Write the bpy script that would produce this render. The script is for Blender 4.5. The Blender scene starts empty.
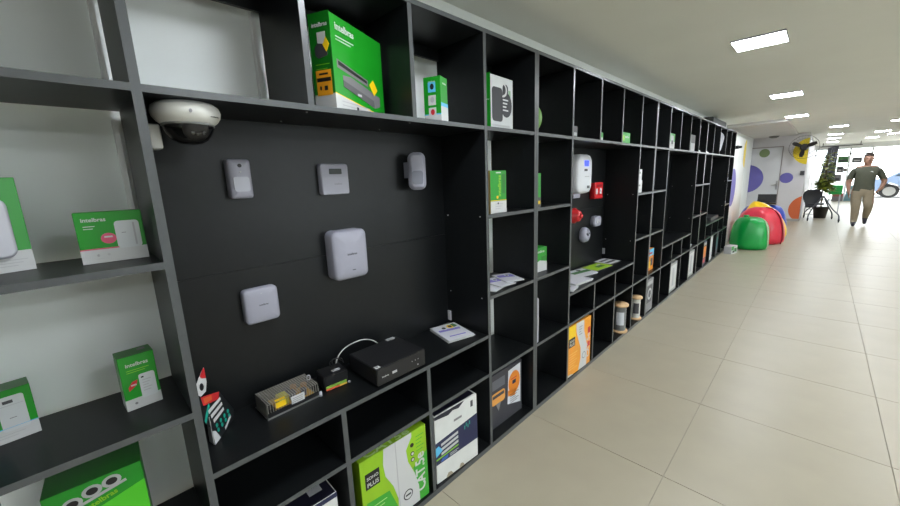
import bpy, bmesh, math, random
from mathutils import Vector, Matrix
random.seed(7)
PI = math.pi
scene = bpy.context.scene
COL = scene.collection

# ------------------------------------------------------------------ camera
cam_d = bpy.data.cameras.new('camera'); cam = bpy.data.objects.new('camera', cam_d); COL.objects.link(cam)
cam_d.sensor_width = 36.0; cam_d.lens = 368.58 / 900 * 36.0; cam_d.clip_start = 0.02; cam_d.clip_end = 200
RX = Vector((0.70114467, -0.71200368, -0.0380383)); RY = Vector((-0.1624522, -0.10757416, -0.98083489)); RZ = Vector((0.69426611, 0.69388656, -0.19109162))
m = Matrix.Identity(4)
for i in range(3):
    m[i][0] = RX[i]; m[i][1] = -RY[i]; m[i][2] = -RZ[i]
m[0][3], m[1][3], m[2][3] = 0.0, -1.168, 1.5
cam.matrix_world = m
scene.camera = cam

# ------------------------------------------------------------------ world and exposure
world = bpy.data.worlds.new('overcast_sky'); scene.world = world; world.use_nodes = True
wb = world.node_tree.nodes['Background']; wb.inputs[0].default_value = (0.93, 0.97, 1.0, 1); wb.inputs[1].default_value = 6.0
vs = scene.view_settings
vs.view_transform = 'Standard'; vs.look = 'None'; vs.exposure = 0.47; vs.gamma = 1.0; vs.use_curve_mapping = False
PANEL = 53.0        # radiance of the ceiling LED panels

# ------------------------------------------------------------------ materials
def lin(c):
    return tuple(((v/255)/12.92 if v/255 <= .04045 else ((v/255+.055)/1.055)**2.4) for v in c)
MATS = {}
def M(name, rgb=(128,128,128), rough=.5, metal=0, noise=0, scale=8, bump=0, spec=.5, emit=0, alpha=None, coat=0):
    if name in MATS: return MATS[name]
    ma = bpy.data.materials.new(name); ma.use_nodes = True
    nt = ma.node_tree; b = nt.nodes['Principled BSDF']; c = lin(rgb)
    b.inputs['Base Color'].default_value = (*c, 1); b.inputs['Roughness'].default_value = rough
    b.inputs['Metallic'].default_value = metal; b.inputs['Specular IOR Level'].default_value = spec
    if coat: b.inputs['Coat Weight'].default_value = coat; b.inputs['Coat Roughness'].default_value = .1
    if emit: b.inputs['Emission Color'].default_value = (*c, 1); b.inputs['Emission Strength'].default_value = emit
    if noise or bump:
        tc = nt.nodes.new('ShaderNodeTexCoord'); nz = nt.nodes.new('ShaderNodeTexNoise')
        nz.inputs['Scale'].default_value = scale; nz.inputs['Detail'].default_value = 4
        nt.links.new(tc.outputs['Object'], nz.inputs['Vector'])
        if noise:
            cr = nt.nodes.new('ShaderNodeMapRange'); cr.inputs[1].default_value = .3; cr.inputs[2].default_value = .7
            cr.inputs[3].default_value = 1-noise; cr.inputs[4].default_value = 1+noise
            mx = nt.nodes.new('ShaderNodeVectorMath'); mx.operation = 'SCALE'; mx.inputs[0].default_value = c
            nt.links.new(nz.outputs['Fac'], cr.inputs[0]); nt.links.new(cr.outputs[0], mx.inputs['Scale'])
            nt.links.new(mx.outputs[0], b.inputs['Base Color'])
        if bump:
            bp = nt.nodes.new('ShaderNodeBump'); bp.inputs['Strength'].default_value = bump; bp.inputs['Distance'].default_value = .01
            nt.links.new(nz.outputs['Fac'], bp.inputs['Height']); nt.links.new(bp.outputs[0], b.inputs['Normal'])
    MATS[name] = ma
    return ma
def glass_mat():
    ma = bpy.data.materials.new('window_glass'); ma.use_nodes = True; nt = ma.node_tree
    for n in list(nt.nodes): nt.nodes.remove(n)
    o = nt.nodes.new('ShaderNodeOutputMaterial'); t = nt.nodes.new('ShaderNodeBsdfTransparent'); g = nt.nodes.new('ShaderNodeBsdfGlossy')
    g.inputs['Roughness'].default_value = .02; t.inputs[0].default_value = (.93, .96, .96, 1)
    f = nt.nodes.new('ShaderNodeFresnel'); f.inputs[0].default_value = 1.45; mx = nt.nodes.new('ShaderNodeMixShader')
    nt.links.new(f.outputs[0], mx.inputs[0]); nt.links.new(t.outputs[0], mx.inputs[1]); nt.links.new(g.outputs[0], mx.inputs[2]); nt.links.new(mx.outputs[0], o.inputs[0])
    return ma
GLASS = glass_mat()
SMOKEG = GLASS.copy(); SMOKEG.name = 'smoked_dome_glass'
for n in SMOKEG.node_tree.nodes:
    if n.type == 'BSDF_TRANSPARENT': n.inputs[0].default_value = (.42, .42, .43, 1)
LAM = M('black_laminate', (18,20,21), .36, noise=.12, scale=30, spec=.26)
EDGE = M('grey_edge_band', (72,75,76), .32, noise=.06, scale=40)
WALLM = M('grey_white_wall_paint', (236,240,237), .75, noise=.03, scale=3, bump=.05)
CEILM = M('ceiling_paint', (238,239,231), .8, noise=.015, scale=2)
TILE = M('polished_porcelain_tile', (161,153,133), .36, noise=.03, scale=5)
GROUT = M('tile_grout', (150,143,128), .9)
WHITE = M('white_plastic', (148,148,160), .4, noise=.015, scale=20)
WHITEG = M('white_gloss_plastic', (182,182,190), .25)
PICW = M('pale_device_print', (196,200,201), .45)
PAPER = M('white_card', (192,193,192), .55)
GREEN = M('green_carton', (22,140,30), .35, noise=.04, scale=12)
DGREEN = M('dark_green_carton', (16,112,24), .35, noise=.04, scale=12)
LIME = M('lime_print', (130,190,30), .4)
YEL = M('yellow_print', (238,196,20), .4)
ORA = M('orange_print', (222,130,30), .4)
RED = M('red_print', (190,40,45), .4)
BLACKP = M('black_plastic', (20,20,22), .35, noise=.1, scale=60)
BLACKI = M('black_ink', (18,18,20), .5)
GREYI = M('grey_ink', (120,118,120), .5)
LGREY = M('light_grey_print', (170,170,172), .45)
DGREY = M('dark_grey_print', (62,62,66), .45)
NAVY = M('navy_print', (28,34,70), .4)
BLUE = M('blue_print', (50,90,170), .4)
SKYB = M('light_blue_print', (90,180,220), .4)
TEAL = M('teal_print', (20,150,130), .4)
STEEL = M('brushed_steel', (170,170,168), .3, metal=.9, noise=.05, scale=80)
CHROME = M('chrome', (200,200,200), .12, metal=1)
SMOKE = M('smoked_dome', (16,16,18), .06, coat=.5)
WOOD = M('pale_spool_wood', (205,170,125), .6, noise=.1, scale=15)

# ------------------------------------------------------------------ mesh helpers
def tag(o, label=None, cat=None, group=None, kind=None):
    if label: o['label'] = label
    if cat: o['category'] = cat
    if group: o['group'] = group
    if kind: o['kind'] = kind
    return o
def thing(name, label, cat, loc=(0,0,0), rz=0, group=None):
    o = bpy.data.objects.new(name, None); COL.objects.link(o); o.empty_display_size = .05
    o.location = loc; o.rotation_euler = (0, 0, rz)
    return tag(o, label, cat, group)
def obj(name, bm, mats, parent=None, smooth=False, angle=None):
    me = bpy.data.meshes.new(name); bmesh.ops.recalc_face_normals(bm, faces=bm.faces[:]); bm.to_mesh(me); bm.free()
    for x in (mats if isinstance(mats, (list, tuple)) else [mats]): me.materials.append(x)
    if smooth:
        for p in me.polygons: p.use_smooth = True
        if angle is not None:
            try: me.set_sharp_from_angle(angle=angle)
            except Exception: pass
    o = bpy.data.objects.new(name, me); COL.objects.link(o); o.parent = parent
    return o
def mobj(name, me, parent=None):
    o = bpy.data.objects.new(name, me); COL.objects.link(o); o.parent = parent
    return o
def bx(bm, x0, x1, y0, y1, z0, z1, mi=0, front=None, M4=None):
    co = [(x0,y0,z0),(x1,y0,z0),(x1,y1,z0),(x0,y1,z0),(x0,y0,z1),(x1,y0,z1),(x1,y1,z1),(x0,y1,z1)]
    if M4: co = [M4 @ Vector(c) for c in co]
    v = [bm.verts.new(c) for c in co]
    for k, ids in enumerate([(0,1,5,4),(1,2,6,5),(2,3,7,6),(3,0,4,7),(4,5,6,7),(3,2,1,0)]):
        f = bm.faces.new([v[i] for i in ids]); f.material_index = front if (k == 0 and front is not None) else mi
    return v
def cyl(bm, p0, p1, r0, r1=None, n=12, mi=0, caps=True):
    r1 = r0 if r1 is None else r1; p0 = Vector(p0); p1 = Vector(p1); d = (p1-p0).normalized()
    a = d.orthogonal().normalized(); b = d.cross(a)
    A = []; B = []
    for i in range(n):
        t = 2*PI*i/n; w = a*math.cos(t)+b*math.sin(t)
        A.append(bm.verts.new(p0+w*r0)); B.append(bm.verts.new(p1+w*r1))
    for i in range(n):
        f = bm.faces.new((A[i], A[(i+1)%n], B[(i+1)%n], B[i])); f.material_index = mi; f.smooth = True
    if caps:
        for q in (A[::-1], B):
            f = bm.faces.new(q); f.material_index = mi
def lathe(bm, prof, n=24, M4=None, mi=0):
    M4 = M4 or Matrix.Identity(4); rings = []
    for r, z in prof:
        if r < 1e-5: rings.append([bm.verts.new(M4 @ Vector((0,0,z)))])
        else: rings.append([bm.verts.new(M4 @ Vector((r*math.cos(2*PI*i/n), r*math.sin(2*PI*i/n), z))) for i in range(n)])
    for a, b in zip(rings, rings[1:]):
        for i in range(n):
            j = (i+1) % n
            q = [a[0], b[i], b[j]] if len(a) == 1 else ([a[i], b[0], a[j]] if len(b) == 1 else [a[i], b[i], b[j], a[j]])
            f = bm.faces.new(q); f.material_index = mi; f.smooth = True
    for r in (rings[0], rings[-1]):
        if len(r) > 2:
            f = bm.faces.new(r); f.material_index = mi
def prism(bm, pts, t, M4=None, mi=0, mside=None):
    """2-D outline in local (x,z), thickness t towards -y"""
    M4 = M4 or Matrix.Identity(4)
    A = [bm.verts.new(M4 @ Vector((x, 0, z))) for x, z in pts]; B = [bm.verts.new(M4 @ Vector((x, -t, z))) for x, z in pts]
    n = len(pts)
    for q in (A, B[::-1]):
        f = bm.faces.new(q); f.material_index = mi
    for i in range(n):
        f = bm.faces.new((A[i], B[i], B[(i+1)%n], A[(i+1)%n])); f.material_index = mi if mside is None else mside
def rrect(w, h, r, n=5, cx=0, cz=0):
    p = []
    for sx, sz, a0 in ((1,1,0),(-1,1,90),(-1,-1,180),(1,-1,270)):
        for k in range(n+1):
            a = math.radians(a0+90*k/n); p.append((cx+sx*(w/2-r)+r*math.cos(a), cz+sz*(h/2-r)+r*math.sin(a)))
    return p
def disc(r, n=24, cx=0, cz=0, sx=1): return [(cx+sx*r*math.cos(2*PI*i/n), cz+r*math.sin(2*PI*i/n)) for i in range(n)]
def slab(bm, w, h, d, r, bev=.006, n=5, M4=None, mi=0, crown=0):
    """rounded-corner housing: back at y=0, front at y=-d, centred on x,z"""
    M4 = M4 or Matrix.Identity(4); rings = []
    spec = [(0, 0), (-(d-bev), 0), (-(d-bev*.3), bev*.4), (-d, bev)]
    if crown: spec += [(-d-crown*.7, min(w,h)*.18), (-d-crown, min(w,h)*.34)]
    for y, ins in spec:
        rr = max(r-ins, .001)
        rings.append([bm.verts.new(M4 @ Vector((x, y, z))) for x, z in rrect(w-2*ins, h-2*ins, rr, n)])
    for a, b in zip(rings, rings[1:]):
        k = len(a)
        for i in range(k):
            f = bm.faces.new((a[i], a[(i+1)%k], b[(i+1)%k], b[i])); f.material_index = mi; f.smooth = True
    for q in (rings[0][::-1], rings[-1]):
        f = bm.faces.new(q); f.material_index = mi
def tube(bm, pts, r, n=8, mi=0):
    pts = [Vector(p) for p in pts]; rings = []
    for i, p in enumerate(pts):
        d = (pts[min(i+1, len(pts)-1)]-pts[max(i-1, 0)]).normalized(); a = d.orthogonal().normalized() if i == 0 else (rings_a - d*rings_a.dot(d)).normalized()
        rings_a = a; b = d.cross(a)
        rings.append([bm.verts.new(p+(a*math.cos(2*PI*k/n)+b*math.sin(2*PI*k/n))*r) for k in range(n)])
    for A, B in zip(rings, rings[1:]):
        for k in range(n):
            f = bm.faces.new((A[k], A[(k+1)%n], B[(k+1)%n], B[k])); f.material_index = mi; f.smooth = True
    bm.faces.new(rings[0][::-1]).material_index = mi; bm.faces.new(rings[-1]).material_index = mi
def smooth_path(ctrl, k=8):
    P = [Vector(c) for c in ctrl]; P = [P[0]*2-P[1]]+P+[P[-1]*2-P[-2]]; out = []
    for i in range(1, len(P)-2):
        for j in range(k):
            t = j/k; a, b, c, d = P[i-1:i+3]
            out.append(.5*((2*b)+(c-a)*t+(2*a-5*b+4*c-d)*t*t+(-a+3*b-3*c+d)*t**3))
    out.append(P[-2]); return out
def new(): return bmesh.new()

# lettering meshes, one per text, built while the scene is still small
TXT = {}
for s in ('intelbras', 'CAT5e', 'SOHO', 'PLUS', 'CAT.5e'):
    cu = bpy.data.curves.new('lettering', 'FONT'); cu.body = s; cu.size = 1; cu.extrude = .012; cu.offset = .022; cu.resolution_u = 3
    cu.align_x = 'LEFT'
    o = bpy.data.objects.new('lettering', cu); COL.objects.link(o)
    bpy.context.view_layer.update()
    me = bpy.data.meshes.new_from_object(o.evaluated_get(bpy.context.evaluated_depsgraph_get()))
    wd = max(v.co.x for v in me.vertices); TXT[s] = (me, wd)
    bpy.data.objects.remove(o)

class Carton:
    """printed carton: origin at front-bottom-left, x along the front, y into depth, z up"""
    def __init__(s, name, label, cat, x, y, z, w, d, h, deg=0, mat=GREEN, mats=None, group=None, body='carton', taper=0):
        s.w, s.d, s.h = w, d, h; s.su = {}
        s.root = thing(name, label, cat, (x, y, z), math.radians(deg), group)
        bm = new(); bx(bm, 0, w, 0, d, 0, h)
        bmesh.ops.bevel(bm, geom=bm.edges[:], offset=min(.0012, w*.05), segments=1, affect='EDGES')
        s.body = obj(body, bm, mat, s.root)
    def frame(s, f):
        w, d, h = s.w, s.d, s.h
        if f == 'F': return Matrix.Identity(4)
        if f == 'L': return Matrix.Translation((0, d, 0)) @ Matrix.Rotation(-PI/2, 4, 'Z')
        if f == 'R': return Matrix.Translation((w, 0, 0)) @ Matrix.Rotation(PI/2, 4, 'Z')
        if f == 'T': return Matrix.Translation((0, 0, h)) @ Matrix.Rotation(-PI/2, 4, 'X')
    def poly(s, f, pts, mat, name='printed_shape', lay=1, label=None):
        q_ = s.su.get(f, 1); bm = new(); prism(bm, [(a*q_, b) for a, b in pts], .0005*lay, s.frame(f)); o = obj(name, bm, mat, s.root); 
        if label: o['label'] = label
        return o
    def rect(s, f, u0, v0, u1, v1, mat, name='printed_panel', lay=1, rot=0):
        pts = [(u0,v0),(u1,v0),(u1,v1),(u0,v1)]
        if rot:
            c, q = math.cos(rot), math.sin(rot); cx, cz = (u0+u1)/2, (v0+v1)/2
            pts = [(cx+(a-cx)*c-(b-cz)*q, cz+(a-cx)*q+(b-cz)*c) for a, b in pts]
        return s.poly(f, pts, mat, name, lay)
    def rr(s, f, cx, cz, w, h, r, mat, name='printed_panel', lay=1): return s.poly(f, rrect(w, h, r, 4, cx, cz), mat, name, lay)
    def disc(s, f, cx, cz, r, mat, name='printed_disc', lay=1): return s.poly(f, disc(r, 20, cx, cz), mat, name, lay)
    def text(s, f, t, u, v, width, mat, lay=1, rot=0, name='lettering', sy=1):
        me, wd = TXT[t]; q_ = s.su.get(f, 1); me = me.copy(); k = width*q_/wd
        T = s.frame(f) @ Matrix.Translation((u*q_, -.0005*lay-.0001, v)) @ Matrix.Rotation(-rot, 4, 'Y') @ Matrix.Rotation(PI/2, 4, 'X') @ Matrix.Diagonal((k, k*sy, min(k, .02), 1))
        me.transform(T); me.materials.clear(); me.materials.append(mat)
        return mobj(name, me, s.root)
    def lines(s, f, u, v, w, n, mat, gap=.008, t=.0025, lay=1, slope=0):
        for k in range(n):
            ww = w*(1-.18*(k % 3)); z = v-k*gap
            s.poly(f, [(u,z),(u+ww,z+slope*ww),(u+ww,z+t+slope*ww),(u,z+t)], mat, 'print_line', lay)

# ------------------------------------------------------------------ room shell
YW, YR, XB, XE, HC = .36, -6.0, -3.6, 24.0, 2.44
def struct(name, bm, mat, **k): return tag(obj(name, bm, mat, **k), kind='structure')
bm = new(); bx(bm, XB-.2, XE, YR-.2, YW+.2, -.12, -.003); floor = struct('floor', bm, GROUT)
T = .815; tb = new(); bx(tb, 0, T-.003, 0, T-.003, -.003, 0)
bmesh.ops.bevel(tb, geom=[e for e in tb.edges if all(v.co.z > -.001 for v in e.verts)], offset=.0008, segments=1, affect='EDGES')
t0 = obj('floor_tile', tb, TILE, floor); t0.location = (1.862, -.764, 0)
for i in range(-6, 27):
    for j in range(-6, 1):
        if (i, j) == (0, 0): continue
        o = mobj('floor_tile', t0.data, floor); o.location = (1.862+i*T, -.764+j*T, 0)
for i in range(-6, 27):       # cut row along the left wall
    if i == -6:
        cb = new(); bx(cb, 0, T-.003, 0, .30, -.003, 0); c0 = obj('floor_tile', cb, TILE, floor); o = c0
    else: o = mobj('floor_tile', c0.data, floor)
    o.location = (1.862+i*T, -.764+T, 0)
bm = new(); bx(bm, XB-.2, XE+.3, YR-.2, YW+.2, HC, HC+.15); struct('ceiling', bm, CEILM)
bm = new(); bx(bm, XB-.2, 14.4, YW, YW+.2, -.003, HC); struct('wall_left', bm, WALLM)
ADDED_WIN = [(2.2, 5.4), (6.2, 9.4)]; WZ0, WZ1 = .85, 2.25  # unseen windows, added to bring low daylight in from the right
bm = new(); bx(bm, XB-.2, XE, YR-.2, YR, -.003, WZ0); bx(bm, XB-.2, XE, YR-.2, YR, WZ1, HC)
for a, b in ((XB-.2, ADDED_WIN[0][0]), (ADDED_WIN[0][1], ADDED_WIN[1][0]), (ADDED_WIN[1][1], XE)): bx(bm, a, b, YR-.2, YR, WZ0, WZ1)
struct('wall_right', bm, WALLM)
for k, (a, b) in enumerate(ADDED_WIN):
    w = thing('window_%d' % (k+2), None, None, (a, YR, WZ0)); w['kind'] = 'structure'
    bm = new(); W_, H_ = b-a, WZ1-WZ0
    for q in ((0, .05, 0, H_), (W_-.05, W_, 0, H_), (W_/2-.025, W_/2+.025, 0, H_), (.05, W_-.05, 0, .05), (.05, W_-.05, H_-.05, H_)): bx(bm, q[0], q[1], -.12, -.06, q[2], q[3])
    obj('window_frame', bm, WHITE, w)
    for q in (0, 1):
        bm = new(); bx(bm, .05+q*(W_/2-.025), W_/2-.025+q*(W_/2-.025), -.094, -.088, .05, H_-.05); obj('pane', bm, GLASS, w)
bm = new(); bx(bm, XB-.2, XB, YR, YW, -.003, HC); struct('wall_back', bm, WALLM)
# block with the office door, standing out from the left wall
bm = new(); bx(bm, 14.4, 23.9, -.85, YW+.2, -.003, HC); wall_far = struct('wall_far', bm, M('door_wall_paint', (208,205,206), .7, noise=.02, scale=4))
PURP = M('purple_wall_dot', (104,98,170), .6); GRN = M('green_wall_dot', (118,136,92), .6); YELW = M('yellow_wall_dot', (232,204,40), .6); ORW = M('orange_wall_dot', (206,98,52), .6)
def wall_dot(cy, cz, r, mat, parent, xw, lo=-.85, hi=1.0, zlo=0.0, zhi=9, lab=None):
    pts = []
    for i in range(48):
        a = 2*PI*i/48; y = cy+r*math.cos(a); z = cz+r*math.sin(a); pts.append((min(max(y, lo), hi), min(max(z, zlo), zhi)))
    q = []
    for p in pts:
        if not q or (abs(p[0]-q[-1][0])+abs(p[1]-q[-1][1]) > 1e-4): q.append(p)
    bm = new(); A = [bm.verts.new((xw, y, z)) for y, z in q]; B = [bm.verts.new((xw-.004, y, z)) for y, z in q]
    bm.faces.new(A); bm.faces.new(B[::-1])
    for i in range(len(q)): bm.faces.new((A[i], A[(i+1)%len(q)], B[(i+1)%len(q)], B[i]))
    o = obj('painted_dot', bm, mat, parent)
    if lab: o['label'] = lab
wall_dot(-.47, 1.225, .145, PURP, wall_far, 14.4, lab='small purple dot'); wall_dot(-.90, 1.94, .36, YELW, wall_far, 14.4, lab='yellow dot cut by the wall corner'); wall_dot(-1.0, .34, .40, ORW, wall_far, 14.4, zlo=.07, lab='orange half dot')
bm = new(); bx(bm, 14.385, 14.4, -.865, -.34, 0, .07); bx(bm, 14.4, 23.9, -.865, -.85, 0, .07); struct('baseboard_far', bm, M('grey_baseboard', (160,158,152), .5))
door = thing('door_1', None, None, (14.385, 0, 0)); door['kind'] = 'structure'
bm = new(); bx(bm, -.03, .015, -.31, .52, .01, 2.09); leaf = obj('door_leaf', bm, M('white_door_paint', (206,206,208), .5), door)
FRM = M('door_frame_grey', (150,142,138), .5)  # one even grey for jambs and head
for a in ((-.335,-.315,0,2.12), (.525,.55,0,2.12)):
    bm = new(); bx(bm, -.035, .015, a[0], a[1], a[2], a[3]); obj('door_jamb', bm, FRM, door)
bm = new(); bx(bm, -.035, .015, -.335, .55, 2.095, 2.12); obj('door_head', bm, FRM, door)
wall_dot(.44, 1.225, .41, PURP, door, -.03, lo=-.3, hi=.51, lab='large purple dot'); wall_dot(.07, 1.95, .118, GRN, door, -.03, lab='green dot')
bm = new(); bx(bm, -.04, -.03, -.30, -.26, .9, 1.15); cyl(bm, (-.03,-.28,1.05), (-.08,-.28,1.05), .012); cyl(bm, (-.08,-.28,1.05), (-.08,-.16,1.03), .012); obj('door_handle', bm, STEEL, door)
# dropped ceiling section over the bean bags
bm = new(); bx(bm, 9.95, 14.4, -.60, YW, 2.39, HC); struct('trim_1', bm, M('soffit_board', (205,202,198), .7, noise=.03, scale=3))
# white partition flush behind the shelf end
PART = M('white_partition', (214,216,212), .5, noise=.02, scale=5)
bm = new(); bx(bm, 8.72, 10.85, .10, YW, 0, 2.17); part = struct('wall_stub', bm, PART)
part.name = 'wall_side'
def part_dot(cx, cz, r, mat, lo, hi, lab):
    pts = []
    for i in range(40):
        a = 2*PI*i/40; pts.append((min(max(cx+r*math.cos(a), lo), hi), cz+r*math.sin(a)))
    bm = new(); prism(bm, pts, .004, Matrix.Translation((0, .10, 0))); o = obj('painted_dot', bm, mat, part); o['label'] = lab
part_dot(10.85, 1.85, .30, YELW, 8.8, 10.85, 'yellow half dot on the partition edge'); part_dot(9.5, 1.15, .38, PURP, 8.8, 10.3, 'purple dot on the partition')
bm = new(); bx(bm, 0, .12, -.06, 0, -.03, .03); bx(bm, .02, .10, -.10, -.06, -.02, .02); bx(bm, .03, .09, -.11, -.10, -.02, .02); cs = obj('wall_camera', bm, BLACKP); cs.location = (9.3, .10, 1.94); tag(cs, 'small dark bracket camera fixed to the white partition beside the shelf end', 'camera')

# ---------------------------------------------------------------- ceiling panels
DIFF = M('led_diffuser', (240,246,255), .5, emit=PANEL)
def panel(x, y, row, first=[None]):
    r = thing('ceiling_light', 'lit square LED panel in the ceiling row '+row, 'ceiling light', (x, y, HC), 0, 'LED panels in the ceiling row '+row)
    if first[0] is None:
        a = new()
        for q in ((-.155,.155,-.155,-.15),(-.155,.155,.15,.155),(-.155,-.15,-.15,.15),(.15,.155,-.15,.15)): bx(a, q[0], q[1], q[2], q[3], -.012, 0)
        f = obj('frame', a, WHITE, r); b = new(); bx(b, -.15, .15, -.15, .15, -.012, 0); d = obj('diffuser', b, DIFF, r); first[0] = (f.data, d.data)
    else: mobj('frame', first[0][0], r); mobj('diffuser', first[0][1], r)
for x in (-2.07, .85, 3.78, 6.72, 9.59): panel(x, -.737, 'beside the black shelving')
for x in (13.07, 16.17, 18.4, 20.96): panel(x, -1.35, 'past the office door corner')
for x in (-2.07, .85, 3.78, 6.72, 9.59, 12.8, 16.5, 19.7): panel(x, -2.29, 'along the middle of the room')
for x in (-2.07, -.6, .85, 2.4, 3.78, 5.3, 8.2, 11.3, 15): panel(x, -4.0, 'out of view by the added side windows')  # unseen row, extra panels added to brighten the left wall
panel(18.1, -2.66, 'along the middle of the room')
bm = new(); lathe(bm, [(0,-.055),(.06,-.05),(.10,-.03),(.12,0)], 20); o = obj('ceiling_disc', bm, M('grey_disc_plastic', (96,92,86), .5)); o.location = (14.05, -.12, 2.389); tag(o, 'grey round ceiling fixture above the office door', 'ceiling fixture')

# ------------------------------------------------------------------ shelving units
X = dict(Z=-.29, A=.147, B=.578, C=1.004, D=1.445, E=1.897, F=2.335, G=2.763, H=3.182, I=3.619, J=4.048, K=4.497, L=4.923, M=5.358, N=5.815, O=6.266, P=6.721, Q=7.21, R=7.719, S=8.184, T=8.66)
ZT, Z1, ZM1, ZM2, ZL1, ZL2 = 2.172, 1.745, 1.316, .888, .679, .454
DP, TH = .31, .010
SH = .009
SB = .028
GAP = .0012
S1, SM1, SM2, SL1, SL2, SBT = Z1+SH+GAP, ZM1+SH+GAP, ZM2+SH+GAP, ZL1+SH+GAP, ZL2+SH+GAP, SB+GAP
CAPM = M('white_screw_cap', (225,225,225), .4)
def unit(keys, label):
    e0, c1, p1, p2, c2, e1 = keys
    r = thing('shelving_unit', label, 'shelf', (X[e0], 0, 0), 0, 'black shelving units along the wall'); ox = X[e0]
    def board(name, x0, x1, z0, z1, y0=0, y1=DP):
        bm = new(); bx(bm, x0-ox, x1-ox, y0, y1, z0, z1, 0, 1); return obj(name, bm, [LAM, EDGE], r)
    def post(name, x, z0, z1, y0=0): return board(name, x-TH, x+TH, z0, z1, y0)
    xs = [X[e0]+TH+.0007, X[c1], X[c2], X[e1]-TH-.0007]
    for x in xs: post('side_panel', x, SB, ZT-SH)
    board('top_board', X[e0]+.0007, X[e1]-.0007, ZT-SH, ZT+SH); board('bottom_board', X[e0]+.0007, X[e1]-.0007, 0, SB)
    segs = [(xs[0], xs[1]), (xs[1], xs[2]), (xs[2], xs[3])]
    for a, b in segs: board('shelf', a+TH, b-TH, Z1-SH, Z1+SH, .001)
    for a, b in (segs[0], segs[2]):
        for z in (ZM1, ZM2, ZL2): board('shelf', a+TH, b-TH, z-SH, z+SH, .001)
    a, b = segs[1]; board('shelf', a+TH, b-TH, ZL1-SH, ZL1+SH, .001)
    cols = [xs[1], X[p1], X[p2], xs[2]]
    for q in (0, 1, 2): board('shelf', cols[q]+TH, cols[q+1]-TH, ZL2-SH, ZL2+SH, .002)
    for p in (X[p1], X[p2]):
        post('divider', p, Z1+SH, ZT-SH, .0015); post('divider', p, SB, ZL1-SH, .0015)
    for z0, z1 in ((SB, ZL1-SH), (ZL1+SH, 1.2095), (1.2105, Z1-SH)):
        bm = new(); bx(bm, cols[0]+TH-ox, cols[3]-TH-ox, .300, .3098, z0, z1); obj('back_panel', bm, LAM, r)
    for a_, b_ in ((xs[0], xs[1]), (cols[0], cols[1]), (cols[1], cols[2]), (cols[2], cols[3]), (xs[2], xs[3])):
        bm = new(); bx(bm, a_+TH-ox, b_-TH-ox, .295, .3098, ZT-SH-.055, ZT-SH); obj('back_rail', bm, LAM, r)
    cap = None
    for x, sg in ((cols[3]-TH, -1), (cols[0]+TH, 1)):
        for z in (1.317, .885):
            for y in (.04, .27):
                if cap is None:
                    cb = new(); cyl(cb, (-.001,0,0), (.001,0,0), .0032, n=8); c = obj('screw_cap', cb, CAPM, r); cap = c.data
                else: c = mobj('screw_cap', cap, r)
                c.location = (x-ox+sg*.001, y, z)
    for p in (p1, p2):
        for y in (.03, .24):
            c = mobj('screw_cap', cap, r); c.rotation_euler = (0, PI/2, 0); c.location = (X[p]-ox-.005, y, Z1-SH-.001)
    return r
unit('ZABCDE', 'black shelving unit with dome camera and white alarm devices on its back panel')
unit('EFGHIJ', 'black shelving unit with red fire alarm devices on its back panel and spools below')
unit('JKLMNO', 'black shelving unit with bare middle back panel, next to the unit with red devices')
unit('OPQRST', 'black shelving unit ending at the white partition, a dark tablet leaning in it')
# white strips imitating light on the wall in the gap behind the dividers
for k, (xa, z0, z1) in enumerate(((.118, S1, 2.16), (.118, SM1, Z1-.03), (.566-.016, S1, 2.15))):
    bm = new(); bx(bm, xa, xa+.013, .335, .36, z0, z1); struct('trim_%d' % (k+2), bm, M('lit_gap_strip', (238,238,238), .4))

# ------------------------------------------------------------------ left column goods
c = Carton('sensor_carton', 'green carton showing a big white device, white base, cut by a shelf edge', 'box', -.245, .155, SM1, .16, .05, .222, 14)
c.root['label'] = 'tall green carton with large white device front, left of the alarm hub carton'
c.rect('F', 0, 0, .16, .05, PAPER, 'white_band'); 
bm = new(); slab(bm, .10, .14, .014, .02, .006, M4=Matrix.Translation((.086, 0, .105))); obj('device_front', bm, WHITEG, c.root)
c.rect('F', .075, .112, .097, .1145, GREYI, 'brand_mark', 34); c.lines('F', .10, .028, .05, 3, LGREY, .007, .0015, 2)
c = Carton('alarm_hub_carton', 'green carton picturing a white alarm hub and pink badge, on the upper left shelf', 'box', -.008, .14, SM1, .132, .05, .131, -2)
c.rect('F', 0, 0, .132, .035, PAPER, 'white_band'); c.rect('F', 0, .035, .075, .038, M('pink_print', (205,80,110), .4), 'pink_stripe', 2)
c.text('F', 'intelbras', .012, .107, .047, PAPER); c.lines('F', .014, .094, .022, 2, PAPER, .006, .002)
c.rr('F', .098, .069, .05, .072, .008, PICW, 'device_picture', 2); c.rr('F', .1115, .069, .004, .06, .0015, LGREY, 'device_edge', 3); c.rect('F', .085, .073, .094, .0745, GREYI, 'brand_mark', 3)
c.poly('F', disc(.014, 16, .058, .062, 1.1), M('pink_print'), 'pink_badge'); c.rect('F', .05, .064, .066, .068, PAPER, 'badge_text', 2)
c.disc('F', .032, .02, .003, GREYI, 'icon'); c.disc('F', .052, .02, .003, LGREY, 'icon'); c.rect('F', .028, .010, .042, .0115, LGREY, 'print_line')
c = Carton('sensor_small_carton', 'small green carton with red badge and white sensor picture on the lower left shelf', 'box', .012, .146, SM2, .080, .062, .158, 4)
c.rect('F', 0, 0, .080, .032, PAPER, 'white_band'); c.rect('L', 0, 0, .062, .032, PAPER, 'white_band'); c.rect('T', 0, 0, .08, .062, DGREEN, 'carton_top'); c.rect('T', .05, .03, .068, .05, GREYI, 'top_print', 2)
c.poly('L', [(0,.032),(.062,.032),(.062,.12),(.045,.10),(.03,.12),(0,.14)], M('pale_green_print', (120,160,120), .4), 'side_print')
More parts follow.
